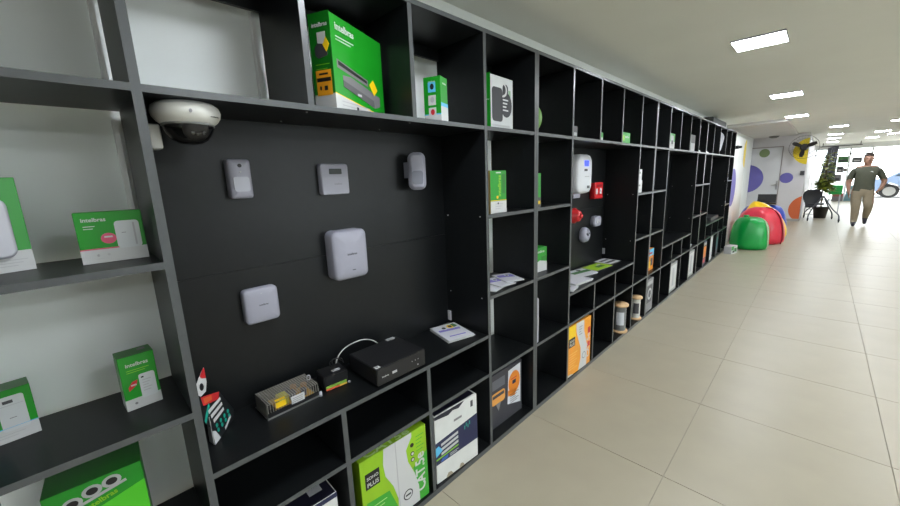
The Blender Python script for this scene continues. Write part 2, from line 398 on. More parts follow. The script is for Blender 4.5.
c.text('F', 'intelbras', .014, .127, .05, PAPER); c.lines('F', .014, .115, .05, 2, LIME, .006, .0015)
c.rr('F', .055, .062, .036, .072, .006, PICW, 'device_picture', 2); c.rect('F', .042, .086, .048, .090, BLACKI, 'device_lens', 3)
c.lines('F', .043, .078, .02, 5, LGREY, .008, .002, 3)
c.poly('F', [(.012,.056),(.03,.070),(.034,.085),(.022,.082),(.012,.068)], RED, 'red_badge'); c.rect('F', .018, .07, .03, .074, PAPER, 'badge_text', 2); c.disc('F', .022, .017, .0035, GREYI, 'icon', 2)
c = Carton('keypad_carton', 'green carton with white keypad picture and light blue badge on the lower left shelf', 'box', -.29+.03, .215, SM2, .105, .06, .135, 8)
c.root.location = (-.259, .205, SM2)
c.rect('F', 0, 0, .105, .036, PAPER, 'white_band'); c.rect('F', 0, .036, .105, .038, SKYB, 'blue_stripe', 2); c.rect('T', 0, 0, .105, .06, DGREEN, 'carton_top')
c.rr('F', .068, .073, .046, .09, .006, PICW, 'device_picture', 2); c.rect('F', .055, .100, .072, .108, DGREY, 'device_screen', 3); c.rect('F', .048, .094, .088, .095, LGREY, 'device_line', 3); c.rect('F', .06, .06, .072, .0615, GREYI, 'brand_mark', 3)
c.poly('F', disc(.016, 8, .028, .062), SKYB, 'blue_badge'); c.lines('F', .004, .112, .03, 2, PAPER, .008, .002); c.lines('F', .01, .02, .07, 2, LGREY, .007, .001, 2)
c = Carton('camera_kit_carton', 'large green carton picturing grey cameras, low in the left column', 'box', -.18, .13, SL2, .195, .12, .292, -3)
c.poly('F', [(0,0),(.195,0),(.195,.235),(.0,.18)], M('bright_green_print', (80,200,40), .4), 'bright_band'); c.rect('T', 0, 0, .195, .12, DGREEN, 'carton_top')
for q, (u, v) in enumerate(((.05,.247), (.09,.262), (.13,.268))):
    c.poly('F', disc(.017, 14, u, v, 1.2), LGREY, 'camera_picture', 2); c.poly('F', disc(.010, 14, u, v, 1.2), BLACKI, 'camera_lens', 3)
c.rect('F', .035, .238, .16, .246, LGREY, 'cable_picture', 1, .22); c.text('F', 'intelbras', .07, .212, .07, LIME, 2, .25)

# ------------------------------------------------------------------ top row goods
W_ = .185; D_ = .165
c = Carton('recorder_carton', 'big green carton picturing two grey recorders with yellow diamond, on the top row', 'box', .680, .026, S1, .325, .085, .302, 24.5)
c.su = {'F': .325/W_, 'L': .085/D_}
ct = c
c.poly('F', [(0,0),(W_,0),(W_,.012),(0,.052)], PAPER, 'white_band'); c.poly('F', [(0,.052),(W_,.012),(W_,.016),(0,.055)], YEL, 'yellow_stripe', 1)
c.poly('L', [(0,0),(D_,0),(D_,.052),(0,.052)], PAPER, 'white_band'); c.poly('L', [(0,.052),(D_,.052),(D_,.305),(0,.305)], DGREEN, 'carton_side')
c.text('F', 'intelbras', .014, .258, .062, PAPER); c.lines('F', .014, .235, .06, 2, PAPER, .010, .003)
c.poly('F', [(.012,.165),(.118,.135),(.118,.112),(.012,.138)], GREYI, 'recorder_picture'); c.poly('F', [(.016,.160),(.114,.131),(.114,.122),(.016,.147)], BLACKI, 'recorder_front', 2)
c.poly('F', [(.028,.118),(.055,.122),(.165,.088),(.165,.052),(.14,.040),(.028,.082)], GREYI, 'recorder_picture'); c.poly('F', [(.028,.103),(.138,.068),(.14,.040),(.028,.082)], M('recorder_front_grey', (92,90,92), .5), 'recorder_front', 2); c.rect('F', .075, .066, .09, .074, PAPER, 'recorder_label', 3)
c.poly('F', [(.124,.122),(.140,.146),(.157,.112),(.141,.086)], YEL, 'yellow_diamond', 2); c.lines('F', .02, .030, .10, 2, LGREY, .012, .003, 2); c.rect('F', .068, .014, .075, .025, BLACKI, 'icon', 3)
c.text('L', 'intelbras', .025, .262, .12, PAPER, 2); c.rect('L', .06, .208, .125, .245, PAPER, 'picture_panel', 2); c.poly('L', [(.035,.20),(.06,.212),(.13,.205),(.13,.172),(.06,.165),(.035,.175)], DGREY, 'recorder_picture', 3); c.poly('L', [(.10,.205),(.125,.228),(.15,.205),(.125,.182)], YEL, 'yellow_diamond', 4)
c.lines('L', .03, .145, .11, 2, LIME, .014, .002, 2)
c.rect('L', .025, .048, .145, .128, M('amber_label', (236,160,30), .45), 'amber_label', 2); c.rect('L', .03, .092, .14, .104, BLACKI, 'label_bar', 3); c.lines('L', .05, .113, .07, 1, BLACKI, .01, .006, 3); c.disc('L', .055, .072, .007, BLACKI, 'icon', 3); c.rect('L', .085, .064, .11, .078, BLACKI, 'icon', 3)
c = Carton('camera_carton', 'small green carton with three little square pictures and white foot, on the top row', 'box', 1.158, .008, S1, .070, .080, .180, 21)
c.su = {'L': .080/.105, 'R': .7}
c.rect('L', 0, 0, .105, .026, PAPER, 'white_band'); c.rect('F', 0, 0, .07, .06, PAPER, 'white_band'); c.rect('F', 0, .06, .07, .075, SKYB, 'blue_stripe'); c.rect('F', .02, .15, .055, .156, PAPER, 'brand_print'); c.rect('L', 0, .026, .105, .031, SKYB, 'blue_stripe', 1); c.text('L', 'intelbras', .03, .158, .042, PAPER)
for v, m1, m2 in ((.118, SKYB, BLACKI), (.066, PAPER, LGREY), (.016, PAPER, RED)):
    c.rect('L', .028, v, .074, v+.04, m1, 'picture_panel', 2)
    c.disc('L', .053, v+.022, .012, m2, 'picture_motif', 3)
c = Carton('keyboard_kit_carton', 'silver grey carton with dark device print and green spine, on the top row', 'box', 1.531, .042, S1, .212, .05, .257, 3, mat=M('silver_carton', (188,192,192), .3, noise=.06, scale=14))
c.rect('L', 0, 0, .055, .262, GREEN, 'green_spine'); c.text('L', 'intelbras', .008, .135, .04, PAPER, 2)
c.rr('F', .066, .12, .095, .165, .02, M('soft_black_print', (34,34,38), .5), 'device_picture'); c.poly('F', disc(.062, 24, .148, .125, .85), M('dark_print', (26,26,34), .5), 'device_picture', 2); c.rr('F', .14, .19, .05, .07, .02, M('dark_print'), 'device_grip', 2)
pts = [(.115+.04*math.cos(a), .195+.035*math.sin(a)) for a in [math.radians(t) for t in range(-100, 91, 15)]]+[(.115+.028*math.cos(a), .197+.026*math.sin(a)) for a in [math.radians(t) for t in range(90, -101, -15)]]
c.poly('F', pts, PAPER, 'white_crescent', 3); c.lines('F', .115, .145, .05, 4, PAPER, .017, .007, 3); c.rect('F', .02, .012, .18, .022, LGREY, 'print_line')
c.rect('F', .17, .16, .19, .20, M('pale_green_print'), 'green_print', 1)

# unit 2..4 top row
def simple(name, label, x, y, z, w, d, h, mat, prints=(), deg=0, group=None, cat='box'):
    k = Carton(name, label, cat, x, y, z, w, d, h, deg, mat=mat, group=group)
    for p in prints: k.rect(*p[:6], *(p[6:] if len(p) > 6 else ()))
    return k
bm = new(); lathe(bm, [(0,-.03),(.075,-.03),(.09,-.02),(.09,.02),(.075,.03),(0,.03)], 28, Matrix.Rotation(PI/2, 4, 'Y')); o = obj('round_case', bm, M('leaf_green_plastic', (96,150,50), .4)); o.location = (1.985, .12, S1+.09); tag(o, 'round leaf green case standing on edge beside the double post, top row', 'case')
simple('grey_slim_carton', 'slim grey carton against the post, top row of the fire alarm unit', 2.375, .02, S1, .06, .14, .07, DGREY, [('F', .005, .01, .05, .03, LGREY)])
simple('slim_carton', 'slim green and white carton beside a post, top row of the fire alarm unit', 2.80, .02, S1, .05, .12, .055, PAPER, [('F', 0, .02, .05, .055, GREEN)])
k = simple('small_square_carton', 'small bright green carton alone in the top row of the fire alarm unit', 3.235, .03, S1, .20, .10, .088, GREEN); k.rect('F', .03, .02, .07, .065, LIME); k.text('F', 'intelbras', .085, .045, .09, PAPER)
k = simple('green_white_carton', 'white carton with green upper half and grey picture, top row', 4.60, .03, S1, .20, .08, .16, PAPER, [('F', 0, .075, .20, .16, GREEN), ('F', .05, .03, .15, .14, LGREY, 'picture_panel', 2), ('F', .07, .05, .13, .09, DGREY, 'picture_motif', 3)])
k = simple('two_tone_carton', 'carton with charcoal top and grey foot, top row', 5.53, .03, S1, .20, .08, .20, LGREY, [('F', 0, .10, .20, .20, DGREY)])
for q, (x, dx) in enumerate(((6.02, 0), (6.30, .03))):
    bm = new()
    bx(bm, 0, .19, 0, .14, 0, .012); bx(bm, .02, .16, .01, .12, .012, .03); o = obj('paper_pad', bm, PAPER); o.location = (x, .03, S1); o.rotation_euler = (0, 0, .1-q*.2); tag(o, 'white paper pad lying flat in the top row' + (' next to the double post' if q else ''), 'paper')
bm = new(); prism(bm, rrect(.24, .36, .10, 6), .03); o = obj('white_antenna', bm, WHITEG); o.rotation_euler = (-.10, .25, -.9); o.location = (7.60, .15, S1+.20); tag(o, 'white oval antenna panel leaning in the top row', 'antenna')
bm = new(); bx(bm, 0, 1.1, 0, .2, 0, .14); bmesh.ops.bevel(bm, geom=bm.edges[:], offset=.01, segments=2, affect='EDGES'); o = obj('dark_storage_case', bm, M('charcoal_case', (58,60,58), .6)); o.location = (7.1, .10, ZT+SH+.001); tag(o, 'dark grey case lying on top of the shelving near its end', 'case')

# ------------------------------------------------------------------ devices on the first back panel
YB = .2985
t = thing('dome_camera', 'white dome security camera with smoked bubble hanging under the shelf', 'camera', (.259, .100, Z1-SH-.0015))
bm = new(); lathe(bm, [(0,0),(.068,0),(.078,-.008),(.082,-.022),(.080,-.034),(.072,-.046),(.062,-.054),(.058,-.054),(0,-.050)], 40); obj('housing', bm, M('camera_housing', (206,206,200), .38), t, True, .6)
bm = new(); lathe(bm, [(.0595,-.052),(.0595,-.060),(.055,-.077),(.043,-.094),(.024,-.104),(0,-.107)], 36); bub = obj('dome_bubble', bm, SMOKEG, t, True)
bm = new(); lathe(bm, [(.063,-.052),(.063,-.058),(.058,-.058),(.058,-.052)], 36); obj('trim_ring', bm, M('grey_ring', (120,122,120), .3), t, True)
bm = new(); lathe(bm, [(0,-.032),(.018,-.027),(.029,-.014),(.032,0),(.030,.010),(.024,.018),(0,.020)], 20, Matrix.Translation((.014,-.012,-.066)) @ Matrix.Rotation(math.radians(115), 4, 'X')); ln = obj('lens_module', bm, M('grey_lens_module', (130,128,126), .3), t, True)
for q in range(3):
    bm = new(); lathe(bm, [(0,0),(.006,0),(.006,.004),(0,.004)], 10, Matrix.Translation((.002+.012*q,-.030,-.076-.003*(q == 1))) @ Matrix.Rotation(math.radians(105), 4, 'X')); obj('infrared_led', bm, CHROME, ln)
bm = new(); prism(bm, disc(.005, 14, 0, 0, .7), .003, Matrix.Translation((-.006,-.0795,-.028))); obj('screw_recess', bm, GREYI, t)
me, wd = TXT['intelbras']; me = me.copy(); kk = .026/wd
me.transform(Matrix.Rotation(.55, 4, 'Z') @ Matrix.Translation((0,-.0795,-.038)) @ Matrix.Rotation(-.5, 4, 'X') @ Matrix.Rotation(PI/2, 4, 'X') @ Matrix.Diagonal((kk,kk,kk*2,1))); me.materials.clear(); me.materials.append(BLACKI); mobj('lettering', me, t)
t = thing('junction_box', 'small white junction box beside the dome camera', 'box', (X['A']+TH+.0012, .165, 1.618))
bm = new(); slab(bm, .06, .066, .042, .006, .004, M4=Matrix.Translation((.0, 0, .033)) @ Matrix.Rotation(PI/2, 4, 'Z')); obj('cover', bm, M('camera_housing'), t)
bm = new(); bx(bm, 0, .004, -.035, .035, .064, .070); obj('lip', bm, M('camera_housing'), t)

def brand(parent, cx, y, cz, w, mat=GREYI, lift=.0006):
    me, wd = TXT['intelbras']; me = me.copy(); k = w/wd
    me.transform(Matrix.Translation((cx-w/2, y-lift, cz)) @ Matrix.Rotation(PI/2, 4, 'X') @ Matrix.Diagonal((k,k,min(k,.03),1))); me.materials.clear(); me.materials.append(mat); return mobj('lettering', me, parent)
t = thing('motion_sensor', 'white motion sensor with black eye dot on the back panel, below the dome camera', 'sensor', (.420, YB, 1.535))
bm = new(); slab(bm, .073, .134, .038, .010, .008, crown=.004); obj('housing', bm, WHITE, t, True, .7)
bm = new(); prism(bm, rrect(.05, .05, .008, 4, 0, -.018), .004, Matrix.Translation((0,-.040,0))); obj('lens_window', bm, M('frosted_lens', (168,169,180), .3), t)
bm = new(); prism(bm, disc(.0065, 14, 0, .045), .002, Matrix.Translation((0,-.0415,0))); obj('eye_dot', bm, BLACKI, t)
bm = new(); prism(bm, disc(.003, 10, 0, .024), .002, Matrix.Translation((0,-.0418,0))); obj('indicator', bm, LGREY, t)
brand(t, .012, -.0385, -.054, .03)
t = thing('alarm_keypad', 'white wall keypad with small grey display on the back panel', 'keypad', (.782, YB, 1.526))
bm = new(); slab(bm, .126, .126, .028, .012, .006); obj('housing', bm, WHITE, t, True, .7)
bm = new(); prism(bm, rrect(.056, .022, .002, 2, .002, .032), .001, Matrix.Translation((0,-.028,0))); obj('display', bm, M('lcd_display', (44,50,48), .6), t)
bm = new(); prism(bm, [(-.058,-.06),(.058,-.06),(.058,.008),(-.058,.008)], .0008, Matrix.Translation((0,-.028,0))); obj('flap', bm, WHITE, t); brand(t, .01, -.0288, -.022, .034)
t = thing('curtain_sensor', 'tall white swivel sensor with grey lens on the back panel, beside the side panel', 'sensor', (1.213, YB, 1.553), 0)
bm = new(); bx(bm, -.045, -.015, -.045, 0, -.03, .045); obj('bracket', bm, WHITE, t)
RM = Matrix.Translation((-.004,-.048,0)) @ Matrix.Rotation(math.radians(-36), 4, 'Z')
bm = new(); slab(bm, .084, .178, .042, .030, .012, M4=RM, crown=.005); obj('housing', bm, WHITE, t, True, .7)
bm = new(); prism(bm, rrect(.052, .065, .012, 4, 0, -.03), .004, RM @ Matrix.Translation((0,-.0455,0))); obj('lens_window', bm, M('grey_lens_window', (118,120,130), .25), t)
bm = new(); prism(bm, rrect(.034, .010, .004, 3, 0, .068), .002, RM @ Matrix.Translation((0,-.0425,0))); obj('slot', bm, DGREY, t)
bm = new(); prism(bm, rrect(.055, .02, .008, 3, 0, .028), .003, RM @ Matrix.Translation((0,-.0455,0))); obj('ridge', bm, WHITE, t)
t = thing('alarm_siren', 'large white rounded siren housing in the middle of the back panel', 'siren', (.803, YB, 1.2065))
bm = new(); slab(bm, .165, .212, .066, .026, .012, crown=.006); obj('housing', bm, WHITE, t, True, .7); brand(t, .0, -.0724, .0, .046, DGREY)
bm = new(); prism(bm, rrect(.016, .004, .001, 2, .004, -.066), .002, Matrix.Translation((0,-.069,0))); obj('indicator', bm, DGREY, t)
t = thing('alarm_hub', 'white square alarm hub low on the back panel', 'hub', (.434, YB, 1.072))
bm = new(); slab(bm, .122, .132, .032, .016, .008, crown=.003); obj('housing', bm, WHITE, t, True, .7); brand(t, .004, -.0353, .0, .032, DGREY)
bm = new(); prism(bm, disc(.002, 8, 0, .046), .001, Matrix.Translation((0,-.0335,0))); obj('indicator', bm, LGREY, t)
t = thing('wall_outlet', 'white narrow outlet plate on the side panel above the magazines', 'outlet', (X['D']-TH-.0012, .285, .735))
bm = new(); bx(bm, -.006, 0, -.012, .012, -.028, .028); obj('plate', bm, WHITEG, t)
bm = new(); bx(bm, -.007, -.006, -.006, .006, -.015, .015); obj('socket_slot', bm, LGREY, t)

# ------------------------------------------------------------------ things on the first bench shelf
t = thing('leaflet_stand', 'die-cut black card leaflet stand with white lettering and red tip on bench shelf', 'leaflet stand', (.196, .140, SL1), math.radians(52))
TB = Matrix.Rotation(math.radians(-7), 4, 'X'); CARD = M('black_card', (22,24,26), .45)
bm = new(); prism(bm, [(.03,.0),(.13,.0),(.15,.03),(.10,.132),(0,.172),(-.02,.10),(.012,.045)], .0015, TB); obj('card', bm, [CARD], t)
def cp(name, pts, mat, lay=1):
    bm = new(); prism(bm, pts, .0004*lay+.0015, TB); return obj(name, bm, mat, t)
cp('red_print', [(.002,.140),(.085,.112),(.099,.132),(.002,.171)], RED, 1); cp('orange_print', [(.01,.142),(.05,.132),(.055,.146),(.01,.162)], M('burnt_orange_print', (205,90,50), .4), 2); cp('teal_print', [(-.016,.098),(.03,.135),(.03,.120),(-.012,.085)], TEAL, 1)
for q in range(3): cp('print_line', [(.015+.005*q,.114-.02*q),(.095,.114-.02*q),(.095,.104-.02*q),(.015+.005*q,.102-.02*q)], PAPER, 2)
for q in range(4):
    for w in range(2): cp('icon', disc(.007, 10, .035+.026*q, .046-.017*w), TEAL, 2)
cp('white_foot', [(-.002,.0),(.034,.0),(.020,.035),(.006,.045)], PAPER, 1); cp('print_line', [(.07,.012),(.12,.028),(.12,.018),(.07,.003)], PAPER, 2)
bm = new(); HB = TB @ Matrix.Translation((.006, 0, .172)); o_ = disc(.045, 28, .02, .035)
prism(bm, [(0,.0),(.03,.0),(.048,.025),(.056,.072),(.040,.066),(-.010,.040),(-.02,.02)], .0015, HB); hd = obj('header', bm, PAPER, t)
bm = new(); prism(bm, disc(.012, 18, .016, .024, .9), .002, HB); obj('hole_print', bm, BLACKI, t)
bm = new(); prism(bm, [(.030,.046),(.050,.036),(.056,.072),(.040,.066),(.022,.056)], .002, HB); obj('red_tip', bm, RED, t)
bm = new(); prism(bm, [(0,0),(.03,0),(.02,.09),(0,.1)], .0015, Matrix.Translation((.0,.004,.0)) @ Matrix.Rotation(math.radians(50), 4, 'Z')); obj('back_leg', bm, PAPER, t)

t = thing('power_supply', 'open metal power supply with yellow sticker and clear mesh cover on bench shelf', 'power supply', (.363, .140, SL1), math.radians(1.5))
W, Dd, Hh = .193, .115, .056
bm = new(); bx(bm, 0, W, 0, Dd, .002, .005); bx(bm, 0, W, Dd-.002, Dd, .005, Hh); bx(bm, 0, .002, .008, Dd-.002, .005, Hh); obj('chassis', bm, M('dark_metal_case', (110,108,102), .35, metal=.4), t)
bm = new(); bx(bm, 0, W, -.004, 0, 0, .004); bx(bm, -.004, 0, -.004, Dd, 0, .004); obj('base_flange', bm, STEEL, t)
bm = new(); bx(bm, .0, W, 0, .0015, .005, .022); obj('front_lip', bm, BLACKP, t)
bm = new()
for q in range(22): bx(bm, .002+q*(W-.004)/21-.0006, .002+q*(W-.004)/21+.0006, .002, Dd-.002, Hh-.001, Hh)
for q in range(12): bx(bm, .002, W-.002, .002+q*(Dd-.005)/11-.0006, .002+q*(Dd-.005)/11+.0006, Hh-.0022, Hh-.001)
for q in range(22): bx(bm, .002+q*(W-.004)/21-.0006, .002+q*(W-.004)/21+.0006, .0, .0012, .022, Hh)
tag(obj('mesh_cover', bm, M('grey_mesh', (178,176,168), .35, metal=.4), t), kind='stuff')
bm = new(); bx(bm, .03, W-.01, .015, Dd-.01, .005, .012); obj('circuit_board', bm, M('amber_board', (180,140,70), .5), t)
bm = new(); bx(bm, .055, .09, .03, .07, .012, .045); obj('transformer', bm, M('yellow_tape', (190,180,60), .5), t)
for q, (x, y, r, h) in enumerate(((.11,.05,.013,.03), (.13,.085,.012,.032), (.15,.04,.010,.028), (.165,.07,.012,.03), (.105,.09,.01,.026))):
    bm = new(); cyl(bm, (x,y,.012), (x,y,.012+h), r, n=14); obj('capacitor', bm, (M('copper_coil', (170,120,60), .4, metal=.4) if q % 2 else M('capacitor_sleeve', (74,70,84), .4)), t)
bm = new(); bx(bm, .006, .028, .01, Dd-.01, .005, .03); obj('terminal_block', bm, BLACKP, t)
bm = new(); bx(bm, .03, .065, -.0012, 0, .030, .05); bx(bm, .03, .065, -.0012, .012, Hh+.0002, Hh+.0008); obj('yellow_sticker', bm, YEL, t)
bm = new(); bx(bm, .085, .135, -.0012, 0, .018, .048); obj('white_label', bm, PAPER, t); 
bm = new()
for q in range(3): bx(bm, .09, .128, -.0016, -.0012, .024+q*.007, .026+q*.007)
obj('label_print', bm, GREYI, t)
bm = new(); tube(bm, [(W+.004+.007*math.cos(a), .09, .045+.010*math.sin(a)) for a in [PI*2*k/14 for k in range(15)]], .0028); obj('cable_tie', bm, WHITEG, t)
bm = new(); cyl(bm, (W+.004,-.004,.0), (W+.004,-.004,.018), .006, n=10); obj('corner_clip', bm, WHITEG, t)

t = thing('terminal_unit', 'small black unit with green and orange terminal strip, beside the power supply', 'terminal unit', (.585, .155, SL1), math.radians(-5))
bm = new(); bx(bm, 0, .102, 0, .085, 0, .062); bmesh.ops.bevel(bm, geom=bm.edges[:], offset=.004, segments=2, affect='EDGES'); obj('housing', bm, BLACKP, t)
bm = new(); bx(bm, .004, .092, -.004, 0, .010, .020); obj('green_strip', bm, M('terminal_green', (120,160,60), .4), t)
bm = new(); bx(bm, .004, .06, -.006, 0, .003, .010); obj('red_strip', bm, M('terminal_red', (205,90,60), .4), t)
bm = new(); bx(bm, .06, .092, -.006, 0, .003, .010); obj('orange_strip', bm, M('terminal_orange', (222,170,70), .4), t)
bm = new(); cyl(bm, (.098,-.004,.008), (.104,-.010,.008), .004, n=8); obj('plug_tip', bm, WHITEG, t)
bm = new(); bx(bm, .045, .08, .02, .035, .062, .064); obj('top_label', bm, LGREY, t)
for q in range(2):
    bm = new(); tube(bm, smooth_path([(.06+.01*q,.07,.06), (.055+.012*q,.065,.085+.008*q), (.085+.01*q,.06,.092), (.11,.07,.07+.01*q), (.125,.09,.05)]), .0018, 6); obj('wire', bm, M('black_wire', (30,30,30), .4), t)

t = thing('video_recorder', 'black video recorder with small front ports and white sticker on bench shelf', 'recorder', (.741, .014, SL1), math.radians(-.8))
bm = new(); bx(bm, 0, .256, .004, .215, .005, .080); bmesh.ops.bevel(bm, geom=bm.edges[:], offset=.003, segments=2, affect='EDGES'); obj('case', bm, M('recorder_case', (26,26,28), .42, noise=.08, scale=200), t)
bm = new(); bx(bm, .002, .254, 0, .005, .006, .078); bmesh.ops.bevel(bm, geom=bm.edges[:], offset=.002, segments=1, affect='EDGES'); fp = obj('front_panel', bm, BLACKP, t)
bm = new(); bx(bm, .075, .098, -.001, 0, .034, .044); obj('port', bm, LGREY, t)
for u in (.178, .196, .212):
    bm = new(); bx(bm, u, u+.004, -.0008, 0, .046, .050); obj('indicator', bm, LGREY, t)
bm = new(); bx(bm, .208, .214, -.0008, 0, .020, .026); obj('button', bm, LGREY, t)
brand(t, .04, 0, .036, .034, LGREY)
bm = new(); bx(bm, .004, .026, .008, .028, .080, .0808); obj('sticker', bm, PAPER, t); bm = new(); bx(bm, .011, .019, .014, .022, .0808, .0812); obj('sticker_print', bm, GREYI, t)
bm = new(); cyl(bm, (.215,.217,.05), (.242,.217,.05), .01, n=10); bx(bm, .19, .235, .195, .215, .0801, .082); obj('rear_sticker', bm, LGREY, t)
for x in (.03, .22):
    for y in (.03, .19):
        bm = new(); cyl(bm, (x,y,0), (x,y,.0065), .01, n=10); obj('foot', bm, BLACKP, t)
bm = new(); tube(bm, smooth_path([(.690,.262,.6945), (.694,.265,.72), (.708,.268,.752), (.74,.272,.778), (.79,.274,.790), (.85,.274,.788), (.90,.270,.765), (.93,.262,.73), (.94,.255,.6945)]), .0026, 8); o = obj('network_cable', bm, M('grey_white_cable', (190,190,186), .4)); tag(o, 'pale cable arching behind the black video recorder', 'cable')

def sheet_stack(name, label, x, y, z, w, d, h, deg, top, motifs=(), cat='magazine', group=None, n=1):
    t = thing(name, label, cat, (x, y, z), math.radians(deg), group)
    for q in range(n):
        bm = new(); a = .003*((q*7) % 3-1); bx(bm, -w/2+a, w/2+a, -d/2-a, d/2-a, h*q/n+.0002, h*(q+1)/n); obj('page_block', bm, PAPER, t)
    bm = new(); bx(bm, -w/2, w/2, -d/2, d/2, h, h+.0006); obj('cover', bm, top, t)
    for q, (pts, mat) in enumerate(motifs):
        bm = new(); A = [bm.verts.new((u*w, v*d, h+.0009+.0002*q)) for u, v in pts]; B = [bm.verts.new((u*w, v*d, h+.0005)) for u, v in pts]; bm.faces.new(A); k = len(A)
        for i in range(k): bm.faces.new((B[i], B[(i+1)%k], A[(i+1)%k], A[i]))
        obj('cover_print', bm, mat, t)
    return t
LAV = M('lavender_print', (120,110,190), .45); COVW = M('glossy_cover', (206,206,212), .35)
ring = lambda cx, cy, r, n=14: [(cx+r*math.cos(2*PI*i/n), cy+r*math.sin(2*PI*i/n)) for i in range(n)]
sheet_stack('magazine_stack', 'stack of magazines with purple cover motif lying on bench shelf', 1.325, .165, SL1, .155, .20, .014, -14, COVW, [([(-.5,.0),(.5,.08),(.5,.42),(.05,.3),(-.5,.40)], M('pale_grey_print', (205,208,214), .5)), ([(-.42,.08),(.38,.02),(.42,.14),(-.40,.2)], LAV), (ring(-.12,.28,.12), M('pale_grey_print')), (ring(-.12,.28,.07), BLACKI), (ring(.15,.3,.12), YEL), (ring(.15,.3,.07), BLACKI), ([(.25,.2),(.42,.25),(.38,.45),(.24,.4)], M('leaf_print', (60,110,60), .5)), ([(-.3,-.3),(.3,-.34),(.3,-.30),(-.3,-.26)], LAV)], n=4)

# ------------------------------------------------------------------ lower cells of the first unit
c = Carton('cable_carton', 'lime and white network cable carton with black maker badge, on the floor board', 'box', .632, .026, SBT, .345, .20, .372, -2, mat=M('lime_carton', (140,186,30), .4, noise=.05, scale=9))
c.poly('F', [(0,0),(.17,0),(.165,.06),(.13,.16),(.02,.17),(0,.1)], M('mid_green_print', (60,160,50), .4), 'green_gradient_shape', 1)
S_ = [(.115,.372),(.108,.30),(.115,.24),(.150,.17),(.172,.09),(.168,0),(.29,0),(.288,.08),(.268,.16),(.235,.24),(.228,.30),(.262,.352),(.262,.372)]
c.poly('F', S_, PAPER, 'white_swoosh', 2); c.poly('F', [(.29,0),(.345,0),(.345,.24),(.262,.19),(.28,.10)], M('mid_green_print'), 'green_corner', 1)
c.text('F', 'CAT.5e', .325, .045, .20, PAPER, 2, PI/2, sy=1.15); c.rect('F', .02, .232, .088, .305, BLACKI, 'badge', 2, -.0); c.text('F', 'SOHO', .026, .274, .056, PAPER, 4, sy=1.0); c.text('F', 'PLUS', .026, .242, .056, PAPER, 4, sy=1.0)
c.poly('F', [(.176,0),(.180,0),(.176,.372),(.172,.372)], LGREY, 'carton_seam', 3); c.poly('F', disc(.026, 24, .225, .075), BLACKI, 'round_seal', 3); c.poly('F', disc(.021, 24, .225, .075), PAPER, 'seal_centre', 4); c.rect('F', .21, .071, .24, .079, BLACKI, 'seal_text', 5)
c.disc('F', .262, .308, .010, BLACKI, 'icon', 3)
for v in (.265, .235): c.disc('F', .262, v, .010, BLACKI, 'icon', 3); c.disc('F', .262, v, .007, PAPER, 'icon_centre', 4)
c.lines('F', .285, .335, .045, 5, M('mid_green_print'), .018, .003, 2); c.lines('F', .045, .135, .07, 5, M('pale_lime_print', (190,220,150), .4), .018, .003, 2)
c.text('T', 'CAT5e', .03, .007, .23, M('pale_lime_print'), 2, 0, sy=.62)
c = Carton('switch_carton', 'white carton with navy band and blue print, beside the lime cable carton', 'box', 1.036, .018, SBT, .292, .20, .368, -3, mat=M('white_worn_carton', (206,208,204), .5, noise=.05, scale=12))
c.poly('F', [(0,.105),(.292,.105),(.292,.255),(0,.225)], NAVY, 'navy_band', 1); c.rect('T', .01, .01, .282, .19, M('dark_navy_top', (24,24,40), .5), 'dark_top', 1); c.rect('T', .05, .05, .10, .09, LGREY, 'top_print', 2)
for q in range(3): c.poly('F', [(.035,.195-.025*q),(.15,.208-.025*q),(.15,.222-.025*q),(.035,.209-.025*q)], PAPER, 'headline', 2)
c.poly('F', [(0,.130),(.15,.140),(.15,.147),(0,.137)], LIME, 'lime_stripe', 2); c.poly('F', [(0,.20),(.02,.205),(.045,.17),(0,.15)], SKYB, 'blue_glow', 2); c.poly('F', [(.03,.110),(.075,.112),(.08,.128),(.04,.126)], BLUE, 'blue_motif', 2)
c.rect('F', .125, .285, .18, .297, GREYI, 'brand_print', 1); c.rect('F', .245, .31, .262, .345, DGREY, 'arrow_print', 1)
for q in range(4): c.rect('F', .195+.012*q, .205+.012*(q % 2), .201+.012*q, .225+.012*(q % 2), TEAL, 'green_tick', 2)
c.lines('F', .09, .122, .06, 2, PAPER, .009, .003, 2)
for q, (u, w) in enumerate(((.06,.05),(.15,.04))): c.poly('F', [(u,0),(u+w,0),(u+w*.7,.02),(u+w*.3,.024)], M('torn_kraft', (150,140,120), .7), 'torn_edge', 1)
c.poly('F', [(0,.352),(.09,.34),(.12,.352),(.16,.345),(.2,.368),(0,.368)], M('dark_navy_top'), 'torn_flap', 1)
c = Carton('router_carton', 'white carton with dark navy lid low beneath the leaflet stand', 'box', .205, .04, SBT, .325, .20, .315, -2, mat=M('white_worn_carton')); c.rect('T', .004, .004, .321, .196, M('dark_navy_top'), 'dark_top'); c.rect('T', .24, .05, .29, .09, LGREY, 'top_print', 2); c.rect('T', .05, .02, .11, .05, LGREY, 'top_print', 2); c.rect('F', 0, .295, .325, .315, NAVY, 'navy_edge'); c.rect('F', .1, .2, .2, .24, NAVY, 'front_print')
c = Carton('tool_carton', 'dark grey carton with orange and white panels under the leaflet shelf', 'box', 1.52, .066, SBT, .315, .16, .348, -1, mat=M('charcoal_carton', (56,56,62), .5, noise=.06, scale=12))
c.poly('F', [(.165,.10),(.30,.06),(.30,.33),(.175,.32)], M('pale_grey_print'), 'white_panel', 1); c.poly('F', disc(.075, 20, .235, .225, .8), ORA, 'orange_shape', 2); c.poly('F', [(.17,.15),(.24,.13),(.26,.17),(.17,.19)], ORA, 'orange_shape', 2)
